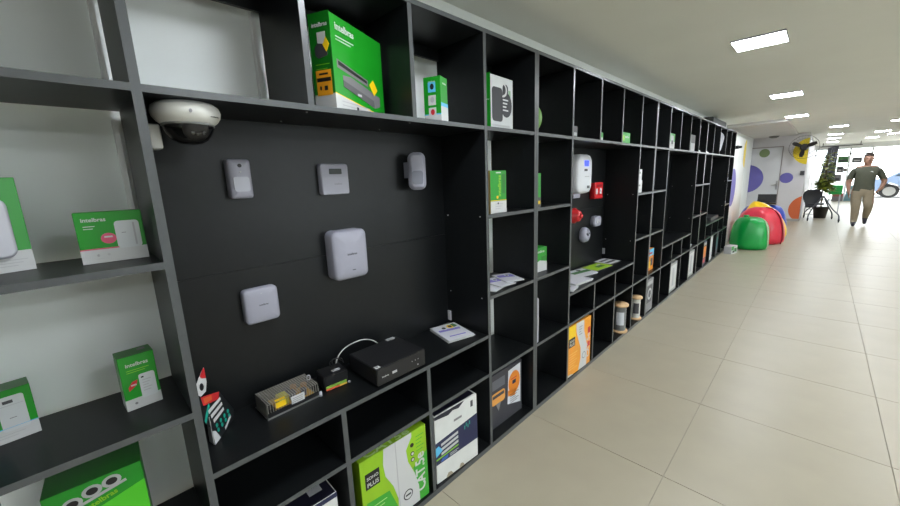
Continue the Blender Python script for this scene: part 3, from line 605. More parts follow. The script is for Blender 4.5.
c.rr('F', .075, .19, .13, .075, .02, M('dull_orange_print', (215,150,70), .45), 'orange_badge', 2); c.rect('F', .02, .195, .13, .215, DGREY, 'badge_print', 3); c.poly('F', [(.05,.155),(.10,.155),(.075,.10)], GREYI, 'arrow', 2)
c.rect('F', .02, .25, .14, .31, M('slate_print', (96,98,106), .45), 'slate_panel', 1); c.lines('F', .19, .15, .09, 5, DGREY, .014, .003, 3); c.rect('F', .215, .215, .25, .24, NAVY, 'motif', 3); c.rect('F', .20, .25, .26, .256, RED, 'motif', 3)

# column goods between the double posts
c = Carton('boxed_cable', 'tall green carton with vertical lettering and white foot in the narrow column', 'box', 1.503, .025, SM1, .13, .09, .218, -2)
c.rect('F', 0, 0, .13, .062, PAPER, 'white_band'); c.rect('F', .0, .064, .13, .067, YEL, 'yellow_line', 1); c.rect('L', 0, 0, .09, .218, M('kraft_side', (140,120,70), .5), 'carton_side')
c.text('F', 'intelbras', .082, .085, .11, LIME, 2, PI/2); c.disc('F', .055, .082, .008, YEL, 'icon', 2); c.rect('F', .045, .205, .085, .211, PAPER, 'brand_print', 2); c.lines('F', .04, .045, .06, 3, LGREY, .012, .004, 2); c.disc('F', .06, .05, .005, BLACKI, 'icon', 3); c.rect('F', .095, .10, .12, .20, DGREEN, 'dark_strip', 1)
GRP = 'loose leaflets in the narrow column'
for q, (x, y, a) in enumerate(((1.575, .12, 12), (1.675, .115, -8), (1.775, .115, -24))):
    sheet_stack('leaflet', ['white leaflet with purple print, first of the fan in the narrow column', 'white leaflet with purple print, middle of the fan in the narrow column', 'white leaflet with purple print, last of the fan in the narrow column'][q], x, y, SM2+.006*q, .12, .18, .005, a, COVW, [([(-.45,.1),(.4,.0),(.42,.3),(-.4,.35)], LAV), (ring(.1,.25,.12), M('pale_grey_print')), (ring(.12,.25,.06), BLACKI)], 'leaflet', GRP)
c = Carton('green_flat_carton', 'slim green carton with dark foot beside the double post', 'box', 1.9215, .006, SM1, .036, .14, .20, 0)
c.su = {'F': .65}; c.rect('F', 0, 0, .055, .06, DGREY, 'dark_band'); c.rect('F', .01, .02, .045, .04, YEL, 'icon', 2)
c = Carton('green_deep_carton', 'green carton with white lower half in the narrow column right of the double post', 'box', 1.98, .075, SM2, .16, .12, .158, -3); c.poly('F', [(0,0),(.16,0),(.16,.06),(.08,.075),(0,.05)], PAPER, 'white_swoosh'); c.text('F', 'intelbras', .05, .125, .08, PAPER); c.rect('F', .1, .07, .15, .10, DGREEN, 'picture', 2)
t = thing('white_access_point', 'slim white bar device standing against the double post', 'device', (1.9215, .004, SL2)); bm = new(); bx(bm, 0, .025, 0, .10, 0, .30); bmesh.ops.bevel(bm, geom=bm.edges[:], offset=.006, segments=2, affect='EDGES'); obj('housing', bm, WHITEG, t); bm = new(); bx(bm, .006, .019, -.001, 0, .12, .18); obj('grille', bm, LGREY, t)

# ------------------------------------------------------------------ fire alarm panel devices (second unit)
t = thing('inverter_box', 'white rounded inverter box with blue display on the fire alarm panel', 'inverter', (2.83, YB, 1.515))
bm = new(); slab(bm, .26, .30, .16, .07, .02, 6, crown=.004); obj('housing', bm, M('inverter_white', (206,208,212), .35), t, True, .7)
bm = new(); prism(bm, rrect(.07, .045, .004, 2, .01, .08), .003, Matrix.Translation((0,-.163,0))); obj('display', bm, M('blue_screen', (40,60,240), .3, emit=1.2), t)
for q, (u, v, w, h) in enumerate(((.0,.03,.05,.016),(.02,-.02,.07,.006),(.05,-.10,.04,.02))):
    bm = new(); prism(bm, rrect(w, h, .002, 2, u, v), .003, Matrix.Translation((0,-.163,0))); obj('front_mark', bm, DGREY if q != 1 else LGREY, t)
bm = new(); bx(bm, -.10, -.04, -.03, 0, -.19, -.155); obj('cable_gland', bm, DGREY, t)
t = thing('name_plate', 'small white plate under the inverter box', 'plate', (3.0, YB, 1.34)); bm = new(); slab(bm, .13, .045, .012, .006, .003); obj('plate', bm, WHITE, t)
REDP = M('red_plastic', (196,30,36), .35)
t = thing('fire_call_point', 'red fire alarm call point with white windows on the panel', 'fire alarm', (3.36, YB, 1.365)); bm = new(); slab(bm, .17, .145, .05, .008, .006); obj('housing', bm, REDP, t)
for u in (-.055, .03):
    bm = new(); prism(bm, rrect(.035, .05, .008, 3, u, -.005), .004, Matrix.Translation((0,-.05,0))); obj('window', bm, PAPER, t)
bm = new(); prism(bm, rrect(.10, .02, .003, 2, 0, .045), .002, Matrix.Translation((0,-.05,0))); obj('top_label', bm, M('dark_red_print', (140,20,30), .4), t)
t = thing('fire_siren', 'round red fire siren low on the panel', 'siren', (2.96, YB, 1.172)); bm = new(); lathe(bm, [(0,0),(.065,0),(.065,.02),(.05,.035),(.045,.06),(.03,.07),(0,.072)], 24, Matrix.Rotation(PI/2, 4, 'X')); obj('horn', bm, REDP, t); bm = new(); lathe(bm, [(0,.072),(.02,.072),(.016,.085),(0,.088)], 16, Matrix.Rotation(PI/2, 4, 'X')); obj('strobe', bm, M('red_lens', (230,80,80), .2), t)
t = thing('smoke_detector', 'white round smoke detector on the panel', 'detector', (3.15, YB, .985)); bm = new(); lathe(bm, [(0,0),(.066,0),(.069,.02),(.06,.045),(.045,.055),(.03,.052),(0,.05)], 28, Matrix.Rotation(PI/2, 4, 'X')); obj('housing', bm, WHITE, t)
for q in range(3):
    bm = new(); prism(bm, disc(.009, 10, -.015+.022*q, .012-.012*(q % 2)), .005, Matrix.Translation((0,-.050,0))); obj('vent', bm, DGREY, t)
t = thing('gas_detector', 'white rounded square detector with grey rings on the panel', 'detector', (3.38, YB, 1.085)); bm = new(); slab(bm, .145, .095, .045, .035, .008); obj('housing', bm, WHITE, t)
for u in (-.02, .03):
    bm = new(); prism(bm, disc(.02, 16, u, 0), .003, Matrix.Translation((0,-.045,0))); obj('vent_ring', bm, LGREY, t)
t = thing('wall_outlet', 'white narrow outlet plate on the side panel of the fire alarm unit', 'outlet', (X['I']-TH-.0012, .285, .765)); bm = new(); bx(bm, -.006, 0, -.012, .012, -.028, .028); obj('plate', bm, WHITEG, t); bm = new(); bx(bm, -.007, -.006, -.006, .006, -.015, .015); obj('socket_slot', bm, LGREY, t)
LF = M('leaf_print'); PG = M('pale_grey_print')
sheet_stack('booklet', 'white booklet overhanging near the post, bench shelf of the fire alarm unit', 2.45, .085, SL1, .12, .15, .012, 10, COVW, [([(-.3,-.2),(.3,-.2),(.3,-.1),(-.3,-.1)], LGREY)], 'booklet', n=2)
sheet_stack('booklet', 'white booklet with green corner, bench shelf of the fire alarm unit', 2.66, .13, SL1, .24, .19, .018, -6, COVW, [([(-.4,.1),(-.1,.1),(-.15,.4),(-.4,.4)], LF)], 'booklet', n=3)
sheet_stack('booklet', 'booklet with green and white cover behind the others, fire alarm unit', 2.93, .19, SL1, .22, .17, .010, -12, COVW, [([(-.5,-.1),(.5,-.1),(.5,.2),(-.5,.2)], LF), (ring(.1,.3,.1), BLACKI)], 'booklet')
sheet_stack('booklet', 'lime green leaflet lying on the bench shelf of the fire alarm unit', 3.22, .18, SL1, .28, .15, .004, -6, M('lime_cover', (150,190,40), .4), [([(-.1,-.2),(.3,-.2),(.3,.1),(-.1,.1)], LF), (ring(.25,.2,.1), PG)], 'booklet')
sheet_stack('booklet', 'white and black leaflet beside the outlet, bench shelf of the fire alarm unit', 3.49, .20, SL1, .19, .16, .004, -6, COVW, [([(-.4,-.3),(.4,-.3),(.4,-.1),(-.4,-.1)], BLACKI), ([(-.4,.1),(.4,.1),(.4,.3),(-.4,.3)], DGREY)], 'booklet')

c = Carton('cable_carton', 'orange and white network cable carton with black badge under the fire alarm panel', 'box', 2.352, .012, SBT, .36, .20, .395, -2, mat=M('orange_carton', (228,150,40), .45, noise=.06, scale=9))
c.poly('F', [(0,.28),(.12,.28),(.115,.395),(0,.395)], YEL, 'yellow_corner'); c.poly('F', [(.125,.395),(.13,.33),(.16,.26),(.20,.18),(.205,.09),(.17,0),(.30,0),(.305,.10),(.29,.20),(.25,.30),(.245,.395)], PAPER, 'white_swoosh', 1)
c.rect('F', .02, .23, .11, .30, BLACKI, 'badge', 2); c.text('F', 'SOHO', .03, .268, .07, PAPER, 4); c.text('F', 'PLUS', .03, .238, .07, PAPER, 4); c.disc('F', .255, .10, .028, GREYI, 'round_seal', 2); c.disc('F', .255, .10, .022, PAPER, 'seal_centre', 3); c.text('F', 'CAT.5e', .34, .06, .2, PAPER, 1, PI/2); c.lines('F', .17, .35, .05, 4, GREYI, .02, .005, 2); c.lines('F', .03, .17, .12, 7, M('pale_orange_print', (240,190,110), .45), .02, .004, 1)
c.poly('F', [(0,0),(.1,0),(.06,.012),(0,.016)], PAPER, 'torn_edge', 2); c.rect('F', .31, .26, .35, .31, RED, 'red_mark', 2); c.rect('F', .31, .15, .35, .19, RED, 'red_mark', 2)

def spool(label, x, y, r, h, core, mat, labm):
    t = thing('cable_spool', label, 'spool', (x, y, SBT), 0, 'cable spools under the fire alarm panel')
    for n_, z in (('base_flange', 0), ('top_flange', h-.018)):
        bm = new(); lathe(bm, [(0,z),(r,z),(r,z+.018),(.02,z+.018),(.02,z+.018)] if False else [(0,z),(r,z),(r+.002,z+.009),(r,z+.018),(0,z+.018)], 32); obj(n_, bm, WOOD, t)
    bm = new(); prof = [(.01,.018)]
    n = 16
    for q in range(n):
        z0 = .018+(h-.036)*q/n; z1 = .018+(h-.036)*(q+1)/n; prof += [(core, z0+.001), (core+.004, (z0+z1)/2), (core, z1-.001)]
    lathe(bm, prof+[(.01,h-.018)], 28); obj('wound_cable', bm, mat, t)
    bm = new(); pts = [(core+.0055)*1.0]
    A = []; 
    for q in range(9):
        a = math.radians(168+q*9); A.append((math.cos(a)*(core+.0055), math.sin(a)*(core+.0055)))
    va = [bm.verts.new((p[0], p[1], h*.28)) for p in A]; vb = [bm.verts.new((p[0], p[1], h*.74)) for p in A]
    for q in range(8): bm.faces.new((va[q], va[q+1], vb[q+1], vb[q]))
    lb = obj('wrapped_label', bm, labm, t); lb.modifiers.new('thickness', 'SOLIDIFY').thickness = .001
    return t
spool('large wooden cable spool wound with grey cable under plastic wrap, in a bottom cell', 3.475, .052, .071, .275, .052, M('grey_wrapped_cable', (112,114,112), .3), M('pale_grey_print'))
spool('smaller wooden cable spool wound with white cable, in a bottom cell', 3.895, .048, .058, .240, .040, M('white_wound_cable', (196,196,188), .4), M('dark_grey_print'))
# I-J column, white cartons
for q in range(2):
    simple('white_slim_carton', ['slim white carton at the bottom of a pair in the column past the fire panel', 'slim white carton on top of a pair in the column past the fire panel'][q], 3.70, .03, SM1+.115*q, .11-.02*q, .1, .114 if q == 0 else .10, PAPER, [('F', .01, .06, .06, .075, GREYI), ('F', .02, .03, .08, .036, LGREY)])
c = simple('colour_carton', 'tall carton of blue, orange and yellow print in the column past the fire panel', 4.19, .05, SL2, .20, .10, .235, ORA, [('F', 0, .16, .20, .235, SKYB), ('F', .02, .03, .10, .10, YEL, 'yellow_shape', 2), ('F', .10, .05, .17, .13, NAVY, 'dark_shape', 2), ('F', .03, .18, .15, .20, RED, 'headline', 2)])
c = simple('grey_device_carton', 'grey carton with white ring print standing on the floor board', 4.09, .015, SBT, .23, .15, .36, M('grey_carton', (128,128,128), .5, noise=.06, scale=10), [('F', .04, .10, .20, .29, DGREY), ('F', .02, .30, .20, .335, LGREY)]); c.disc('F', .12, .195, .065, PAPER, 'white_ring', 2); c.disc('F', .12, .195, .042, DGREY, 'ring_centre', 3)
FR = M('framed_panel_grey', (150,152,150), .4)
for q, x in enumerate((4.97, 5.88)):
    c = simple('framed_panel', ['grey framed panel standing on the floor board, third unit middle cell', 'grey framed panel standing on the floor board, beside the coloured cartons'][q], x, .02, SBT, .33, .05, .37, FR, [('F', .03, .03, .30, .34, M('pale_panel_face', (196,198,194), .4)), ('F', .13, .07, .20, .30, LGREY, 'centre_strip', 2)])
sheet_stack('booklet', 'small white booklet on the shelf above a framed panel', 5.98, .10, SL2, .16, .14, .03, 4, COVW, [([(-.3,-.3),(.3,-.3),(.3,.3),(-.3,.3)], LGREY)], 'booklet', n=2)
t = thing('leaning_bar', 'thin pale bar leaning inside the bare panel of the third unit', 'bar', (4.53, .22, SL1)); bm = new(); cyl(bm, (0,0,.006), (.42,.04,.006), .006, n=8); cyl(bm, (.0,0,.006), (-.0,.06,.10), .006, n=8); obj('rod', bm, STEEL, t)
c = simple('orange_dark_carton', 'dark carton with orange front panel low near the shelf end', 6.745, .02, SBT, .30, .14, .38, NAVY, [('F', .03, .12, .27, .30, ORA), ('F', .03, .32, .27, .36, LGREY), ('F', .06, .04, .24, .10, RED)])
c = simple('white_tall_carton', 'tall white carton low near the shelf end', 7.24, .02, SBT, .27, .14, .40, PAPER, [('F', .05, .05, .22, .12, LGREY)])
c = simple('teal_dark_carton', 'tall dark carton with teal print low near the shelf end', 7.66+.08, .02, SBT, .27, .14, .40, M('charcoal_carton'), [('F', .04, .10, .23, .32, M('dark_teal_print', (30,80,90), .4))])
c = simple('floor_carton', 'small green and white carton on the floor at the shelf end', 8.23, -.16, 0, .25, .12, .14, PAPER, [('F', .0, .07, .10, .14, GREEN), ('F', .12, .03, .22, .10, LF, 'leaf_print', 2), ('F', .05, .02, .11, .06, BLACKI, 'dark_print', 2)], deg=-12)
t = thing('tablet_stand', 'dark tablet display leaning on a black base in the last unit', 'tablet', (7.35, .10, SL1)); bm = new(); bx(bm, 0, .62, -.05, .16, 0, .05); obj('base', bm, M('grey_base', (52,52,54), .4), t)
bm = new(); prism(bm, rrect(.42, .26, .02, 4, .36, .18), .02, Matrix.Translation((0,.1,.0)) @ Matrix.Rotation(-.2, 4, 'X')); obj('screen', bm, M('dark_screen', (46,48,52), .25), t)
for q, (x, z) in enumerate(((8.24, SM1), (8.24, SM2))):
    bm = new(); bx(bm, 0, .2, 0, .12, 0, .05); bx(bm, .03, .15, .02, .10, .05, .08); o = obj('white_charger', bm, WHITEG); o.location = (x, .03, z); tag(o, 'small white charger in the end column, ' + ('upper shelf' if q == 0 else 'lower shelf'), 'charger')

# ------------------------------------------------------------------ bean bags
def bean(label, x, y, rx, ry, h, mat, seed, piping=None, tuft=True, ex=.42, apex=0):
    rnd = random.Random(seed); t = thing('bean_bag', label, 'bean bag', (x, y, 0), 0, 'bean bags by the shelf end')
    ph = [rnd.uniform(0, 6.28) for _ in range(6)]; bm = new(); n, mm = 40, 22; rings = []
    for j in range(mm+1):
        v = j/mm
        if v < .12: rad = .80+.17*math.sin(v/.12*PI/2); z = .0 + .10*(v/.12)**1.5*h
        else:
            a = (v-.12)/.88*PI/2; rad = .97*math.cos(a)**ex+.02*(1-v); z = h*(.10+.90*math.sin(a)**.95)
        ring_ = []
        for i in range(n):
            b = 2*PI*i/n
            w = 1+.025*math.sin(3*b+ph[0])+.018*math.sin(7*b+ph[1]+v*5)*v+.015*math.sin(11*b+ph[2]-v*9)
            dz = .02*h*math.sin(5*b+ph[3]+v*4)*math.sin(v*PI)
            ring_.append(bm.verts.new((rx*rad*w*math.cos(b), ry*rad*w*math.sin(b)+apex*v*v, max(z+dz, 0))))
        rings.append(ring_)
    for A, B in zip(rings, rings[1:]):
        for i in range(n): bm.faces.new((A[i], A[(i+1)%n], B[(i+1)%n], B[i])).smooth = True
    bm.faces.new(rings[0][::-1]); bmesh.ops.remove_doubles(bm, verts=rings[-1], dist=.004)
    obj('cushion', bm, mat, t, True)
    if piping:
        bm = new(); pts = []
        for k in range(15):
            v = .02+.93*k/14; a = (max(v, .12)-.12)/.88*PI/2; rad = (.97*math.cos(a)**ex+.02*(1-v)) if v > .12 else .93
            z = h*(.10+.90*math.sin(a)**.95) if v > .12 else v/.12*.1*h
            b = math.radians(-110); pts.append((rx*(rad*1.04)*math.cos(b), ry*(rad*1.04)*math.sin(b), z))
        tube(bm, pts, .012, 6); obj('piping', bm, piping, t)
    if tuft:
        bm = new(); lathe(bm, [(0,-.01),(.05,-.005),(.035,.02),(.05,.045),(0,.05)], 12); o = obj('top_tuft', bm, mat, t, True); o.location = (.0, .08, h-.01)
    return t
bean('green leatherette bean bag with pale piping in front of the others', 9.12, -.30, .34, .305, .60, M('green_leatherette', (0,150,62), .32, noise=.08, scale=5, bump=.3), 1, M('pale_piping', (190,200,170), .5))
bean('red leatherette bean bag behind the green one', 9.93, -.355, .42, .42, .73, M('red_leatherette', (205,44,62), .35, noise=.08, scale=5, bump=.3), 2, M('dark_red_piping', (140,20,40), .5), False, ex=.62)
bean('yellow leatherette bean bag squeezed between the red and blue ones', 10.72, -.37, .34, .41, .80, M('yellow_leatherette', (238,196,30), .35, noise=.06, scale=5, bump=.3), 3, ex=1.3, tuft=False, apex=.22)
bean('blue leatherette bean bag nearest the office door', 11.52, -.27, .38, .46, .67, M('blue_leatherette', (38,66,170), .35, noise=.08, scale=5, bump=.3), 4, tuft=False)
t = thing('laptop', 'black open laptop resting on the blue bean bag', 'laptop', (11.45, -.29, .69), 0); bm = new(); bx(bm, -.13, .14, -.21, .19, 0, .03); obj('base', bm, BLACKP, t); bm = new(); bx(bm, .12, .14, -.19, .15, .03, .24, M4=Matrix.Rotation(.15, 4, 'Y')); obj('lid', bm, M('black_lid', (24,24,26), .4), t)

# ------------------------------------------------------------------ wall fan
t = thing('wall_fan', 'black wall fan with wire cage beside the office door', 'fan', (14.4, -.76, 2.04)); FB = M('fan_black', (30,26,24), .4)
bm = new(); cyl(bm, (0,0,-.02), (-.10,0,0), .05, .04, 14); obj('wall_bracket', bm, FB, t)
bm = new(); lathe(bm, [(0,-.10),(.07,-.10),(.09,-.04),(.09,.06),(.05,.10),(0,.11)], 20, Matrix.Translation((-.22,0,0)) @ Matrix.Rotation(-PI/2, 4, 'Y')); obj('motor', bm, FB, t, True)
for q in range(3):
    a = math.radians((152, 22, 262)[q]); bm = new(); u = Vector((0, -math.cos(a), math.sin(a))); w = Vector((0, -math.sin(a), -math.cos(a)))
    P = []
    for s_, half in ((.05,.03), (.12,.045), (.20,.05), (.265,.03)):
        c0 = Vector((-.36,0,0))+u*s_; P.append((c0+w*half+Vector((.02,0,0)), c0-w*half-Vector((.02,0,0))))
    V_ = [[bm.verts.new(p) for p in pr] for pr in P]; V2 = [[bm.verts.new(p+Vector((.006,0,0))) for p in pr] for pr in P]
    for A, B in zip(V_, V_[1:]): bm.faces.new((A[0], A[1], B[1], B[0]))
    for A, B in zip(V2, V2[1:]): bm.faces.new((A[0], B[0], B[1], A[1]))
    for k_ in (0, 1):
        for i in range(3): bm.faces.new((V_[i][k_], V_[i+1][k_], V2[i+1][k_], V2[i][k_]))
    bm.faces.new((V_[0][0], V_[0][1], V2[0][1], V2[0][0])); bm.faces.new((V_[-1][0], V2[-1][0], V2[-1][1], V_[-1][1])); obj('blade', bm, FB, t)
bm = new()
for xo, R_ in ((-.28,.30), (-.43,.10), (-.36,.305), (-.40,.22)): tube(bm, [(xo, R_*math.cos(2*PI*k/32), R_*math.sin(2*PI*k/32)) for k in range(33)], .0022, 5)
for q in range(28):
    b = 2*PI*q/28; tube(bm, [(-.28, .30*math.cos(b), .30*math.sin(b)), (-.36, .305*math.cos(b), .305*math.sin(b)), (-.40, .22*math.cos(b), .22*math.sin(b)), (-.43, .06*math.cos(b), .06*math.sin(b))], .0011, 4)
obj('wire_cage', bm, M('cage_wire', (60,54,48), .4), t)
bm = new(); cyl(bm, (-.42,0,0), (-.44,0,0), .065, n=16); obj('hub_badge', bm, FB, t)
t = thing('light_switch', 'dark switch box on the door wall below the fan', 'switch', (14.4, -.79, 1.35)); bm = new(); bx(bm, -.04, 0, -.045, .045, -.06, .06); obj('plate', bm, DGREY, t); bm = new(); bx(bm, -.046, -.04, -.015, .015, -.025, .025); obj('rocker', bm, BLACKP, t)

# ------------------------------------------------------------------ caster chair, plant and crate past the corner
t = thing('caster_chair', 'dark shell chair on a wheeled tube frame past the wall corner', 'chair', (14.85, -1.28, 0)); TM = M('grey_tube', (92,94,98), .35, metal=.5)
bm = new(); prof = []
for j in range(9):
    v = j/8; zz = .36+.52*v; half = (.11, .12, .14, .17, .19, .20, .195, .17, .10)[j]; prof.append((zz, half, .10*math.sin(v*PI)-.05*v))
R0 = []; R1 = []
for zz, half, xo in prof:
    R0.append([bm.verts.new((xo-.10*(s_*s_), .22+half*s_, zz)) for s_ in (-1,-.7,-.35,0,.35,.7,1)]); R1.append([bm.verts.new((xo-.10*(s_*s_)+.025, .22+half*s_, zz)) for s_ in (-1,-.7,-.35,0,.35,.7,1)])
for A, B in zip(R0, R0[1:]):
    for i in range(6): bm.faces.new((A[i], B[i], B[i+1], A[i+1])).smooth = True
for A, B in zip(R1, R1[1:]):
    for i in range(6): bm.faces.new((A[i], A[i+1], B[i+1], B[i])).smooth = True
for (P_, Q_) in ((R0[0], R1[0]), (R0[-1], R1[-1])):
    for i in range(6): bm.faces.new((P_[i], P_[i+1], Q_[i+1], Q_[i]))
for i in (0, 6):
    for j in range(8): bm.faces.new((R0[j][i], R0[j+1][i], R1[j+1][i], R1[j][i]))
SHELL = M('charcoal_shell', (60,62,66), .45); obj('backrest', bm, SHELL, t)
bm = new(); slab(bm, .42, .40, .04, .08, .012, M4=Matrix.Translation((.22,.16,.44)) @ Matrix.Rotation(-PI/2, 4, 'X')); obj('seat', bm, SHELL, t)
legs = [((-.02,.02,.66), (-.10,.17,.38), (-.20,.24,.18), (-.25,.25,.07)), ((-.02,-.02,.68), (-.15,-.20,.36), (-.32,-.34,.20), (-.40,-.36,.07)), ((.30,.02,.66), (.45,.18,.40), (.60,.33,.20), (.66,.35,.07)), ((.30,-.02,.66), (.36,-.12,.40), (.40,-.22,.20), (.42,-.24,.07))]
for L_ in legs:
    bm = new(); tube(bm, smooth_path(L_, 5), .016, 8); lg = obj('leg', bm, TM, t); e = L_[-1]
    bm = new(); cyl(bm, (e[0],e[1]-.014,.035), (e[0],e[1]+.014,.035), .035, n=14); bx(bm, e[0]-.012, e[0]+.012, e[1]-.02, e[1]+.02, .04, .08); obj('caster', bm, BLACKP, lg)
bm = new(); tube(bm, [(-.02,.02,.66),(-.02,-.02,.68),(.30,-.02,.66),(.30,.02,.66),(-.02,.02,.66)], .016, 8); obj('top_rail', bm, TM, t)
t = thing('potted_plant', 'bushy green potted plant standing past the wall corner', 'plant', (15.6, -1.27, 0)); rnd = random.Random(5)
bm = new(); lathe(bm, [(0,0),(.13,0),(.17,.30),(.19,.32),(.17,.33),(.15,.30),(0,.29)], 20); obj('pot', bm, M('dark_pot', (60,56,52), .6), t)
bm = new(); tube(bm, smooth_path([(0,0,.28),(.02,.02,.8),(-.02,.0,1.3),(.02,.01,1.85)]), .018, 6); tube(bm, smooth_path([(0,0,.5),(-.05,-.06,.9),(-.08,-.1,1.2)]), .012, 6); obj('stem', bm, M('plant_stem', (90,80,50), .7), t)
for mi_, mt in enumerate((M('leaf_green', (70,100,40), .45), M('leaf_yellow_green', (140,150,50), .45))):
    bm = new()
    for q in range(150):
        z = rnd.uniform(.80, 1.85); a = rnd.uniform(0, 2*PI); z = z if rnd.random() > .45 else rnd.uniform(.85, 1.12); ln_ = rnd.uniform(.12, .24)*(1.35 if z < 1.12 else 1.1); d = Vector((math.cos(a), math.sin(a), rnd.uniform(-.3, .6))).normalized(); s = d.cross(Vector((0,0,1))).normalized()*ln_*.2
        b = Vector((0,0,z))+d*.03; pts = [b, b+d*ln_*.35+s, b+d*ln_+Vector((0,0,-.25*ln_)), b+d*ln_*.35-s]
        top = [p+Vector((0,0,.002)) for p in pts]; A = [bm.verts.new(p) for p in pts]; B = [bm.verts.new(p) for p in top]; bm.faces.new(A[::-1]); bm.faces.new(B)
        for i in range(4): bm.faces.new((A[i], A[(i+1)%4], B[(i+1)%4], B[i]))
    tag(obj('foliage', bm, mt, t), kind='stuff')
t = thing('wire_rack', 'thin grey wire rack standing behind the caster chair', 'rack', (16.1, -1.06, 0))
for q, z in enumerate((.06, .22, .36)):
    bm = new()
    for k_ in range(5): cyl(bm, (-.13, -.14+.07*k_, z), (.13, -.14+.07*k_, z), .004, n=6)
    for y in (-.14, .14): cyl(bm, (-.13,y,z), (.13,y,z), .006, n=6)
    for x in (-.13, .13): cyl(bm, (x,-.14,z), (x,.14,z), .006, n=6)
    obj('rack_shelf', bm, TM, t)
for x in (-.13, .13):
    for y in (-.14, .14):
        bm = new(); cyl(bm, (x,y,0), (x,y,.40), .008, n=8); obj('post', bm, TM, t)
t = thing('plant_crate', 'green plastic crate on a stool beside the potted plant', 'crate', (17.2, -1.55, .0)); bm = new()
GC = M('green_crate', (30,140,60), .4)
bx(bm, -.15, .15, -.15, .15, .62, .64); bx(bm, -.15, -.13, -.15, .15, .64, .90); bx(bm, .13, .15, -.15, .15, .64, .90); bx(bm, -.13, .13, -.15, -.13, .64, .90); bx(bm, -.13, .13, .13, .15, .64, .90); obj('crate', bm, GC, t)
for x in (-.12, .12):
    for y in (-.12, .12):
        bm = new(); bx(bm, x-.012, x+.012, y-.012, y+.012, 0, .62); obj('leg', bm, WHITEG, t)

# ------------------------------------------------------------------ storefront at the far end
FWH = M('white_frame_paint', (228,230,230), .4); FDK = M('dark_frame', (70,70,72), .4)
bm = new(); bx(bm, XE, XE+.2, YR-.2, YW+.2, 2.22, HC); struct('wall_front', bm, FWH)
w1 = thing('window_1', None, None, (XE, 0, 0)); w1['kind'] = 'structure'
for y in (-.9, -1.98, -2.62):
    bm = new(); bx(bm, 0, .06, y-.03, y+.03, 0, 2.22); obj('mullion', bm, FWH, w1)
for z in (0.0, 1.98):
    bm = new(); bx(bm, 0, .06, -2.59, -.87, z, z+.05); obj('rail', bm, FWH if z == 0 else FDK, w1)
for a, b in ((-1.95,-.93), (-2.59,-2.01)):
    for z0, z1 in ((.05,1.98), (2.03,2.22)):
        bm = new(); bx(bm, .025, .033, a, b, z0, z1); obj('pane', bm, GLASS, w1)
bm = new(); bx(bm, -.02, .06, -5.9, -2.65, 2.14, 2.22); struct('trim_5', bm, FDK)
posters = [(-1.65,-1.95,1.66,1.89,'green poster with dark band high on the shop window',LF), (-2.08,-2.33,1.64,1.82,'white poster with dark skyline print on the shop window',DGREY), (-1.66,-1.82,1.24,1.46,'small dark picture poster in the second row on the shop window',DGREY), (-1.86,-1.94,1.27,1.37,'tiny grey poster in the second row on the shop window',GREYI), (-1.61,-1.80,.85,1.12,'grey poster in the third row on the shop window',GREYI), (-1.57,-1.90,.41,.64,'green poster low on the shop window',M('sea_green_print',(90,150,120),.5)), (-2.42,-2.56,1.65,1.83,'green poster beside the open doorway',LF)]
for y0, y1, z0, z1, lb, mt in posters:
    t = thing('poster', lb, 'poster', (XE+.0245, 0, 0), 0, 'posters on the shop window')
    bm = new(); bx(bm, -.003, 0, y1-.03, y0+.03, z0-.03, z1+.03); obj('sheet', bm, PAPER, t)
    bm = new(); bx(bm, -.0045, -.003, y1, y0, z0, z1); obj('printed_panel', bm, mt, t)
    bm = new(); bx(bm, -.006, -.0045, y1+.03, y0-.03, z0+.03, (z0+z1)/2); obj('printed_motif', bm, DGREY if mt is not DGREY else LGREY, t)
# grey curtain
t = thing('curtain', 'dark grey gathered curtain hanging near the shop window', 'curtain', (22.0, 0, 0)); bm = new(); cols_ = 36; A = []; B = []
for j in range(10):
    v = j/9; ya = -1.115*(1-v)-1.262*v; yb = -1.583*(1-v)-1.56*v; z = .83+1.42*v; ra = []; rb = []
    for i in range(cols_+1):
        s_ = i/cols_; x = .05*math.sin(s_*PI*9+.4*math.sin(v*3)); ra.append(bm.verts.new((x, ya+(yb-ya)*s_, z+.06*s_*v))); rb.append(bm.verts.new((x+.012, ya+(yb-ya)*s_, z+.06*s_*v)))
    A.append(ra); B.append(rb)
for a_, b_ in zip(A, A[1:]):
    for i in range(cols_): bm.faces.new((a_[i], a_[i+1], b_[i+1], b_[i])).smooth = True
for a_, b_ in zip(B, B[1:]):
    for i in range(cols_): bm.faces.new((a_[i], b_[i], b_[i+1], a_[i+1])).smooth = True
for P_, Q_ in ((A[0], B[0]), (A[-1], B[-1])):
    for i in range(cols_): bm.faces.new((P_[i], P_[i+1], Q_[i+1], Q_[i]))
for i in (0, cols_):
    for j in range(9): bm.faces.new((A[j][i], A[j+1][i], B[j+1][i], B[j][i]))
obj('cloth', bm, M('grey_curtain_cloth', (92,92,98), .8, noise=.1, scale=12), t)
bm = new(); cyl(bm, (0,-1.02,2.30), (0,-2.2,2.30), .018, n=10); obj('rod', bm, FDK, t)
for y in (-1.10, -2.15):
    bm = new(); cyl(bm, (0,y,2.30), (0,y,HC), .012, n=8); obj('hanger', bm, FDK, t)
t = thing('parts_bin', 'red and grey low bin under the shop window posters', 'bin', (23.6, -1.78, 0)); bm = new(); bx(bm, -.15, .15, -.17, .17, 0, .20); obj('lower_bin', bm, GREYI, t); bm = new(); bx(bm, -.15, .15, -.17, .17, .20, .33); obj('upper_bin', bm, M('brick_red_plastic', (150,80,80), .5), t)
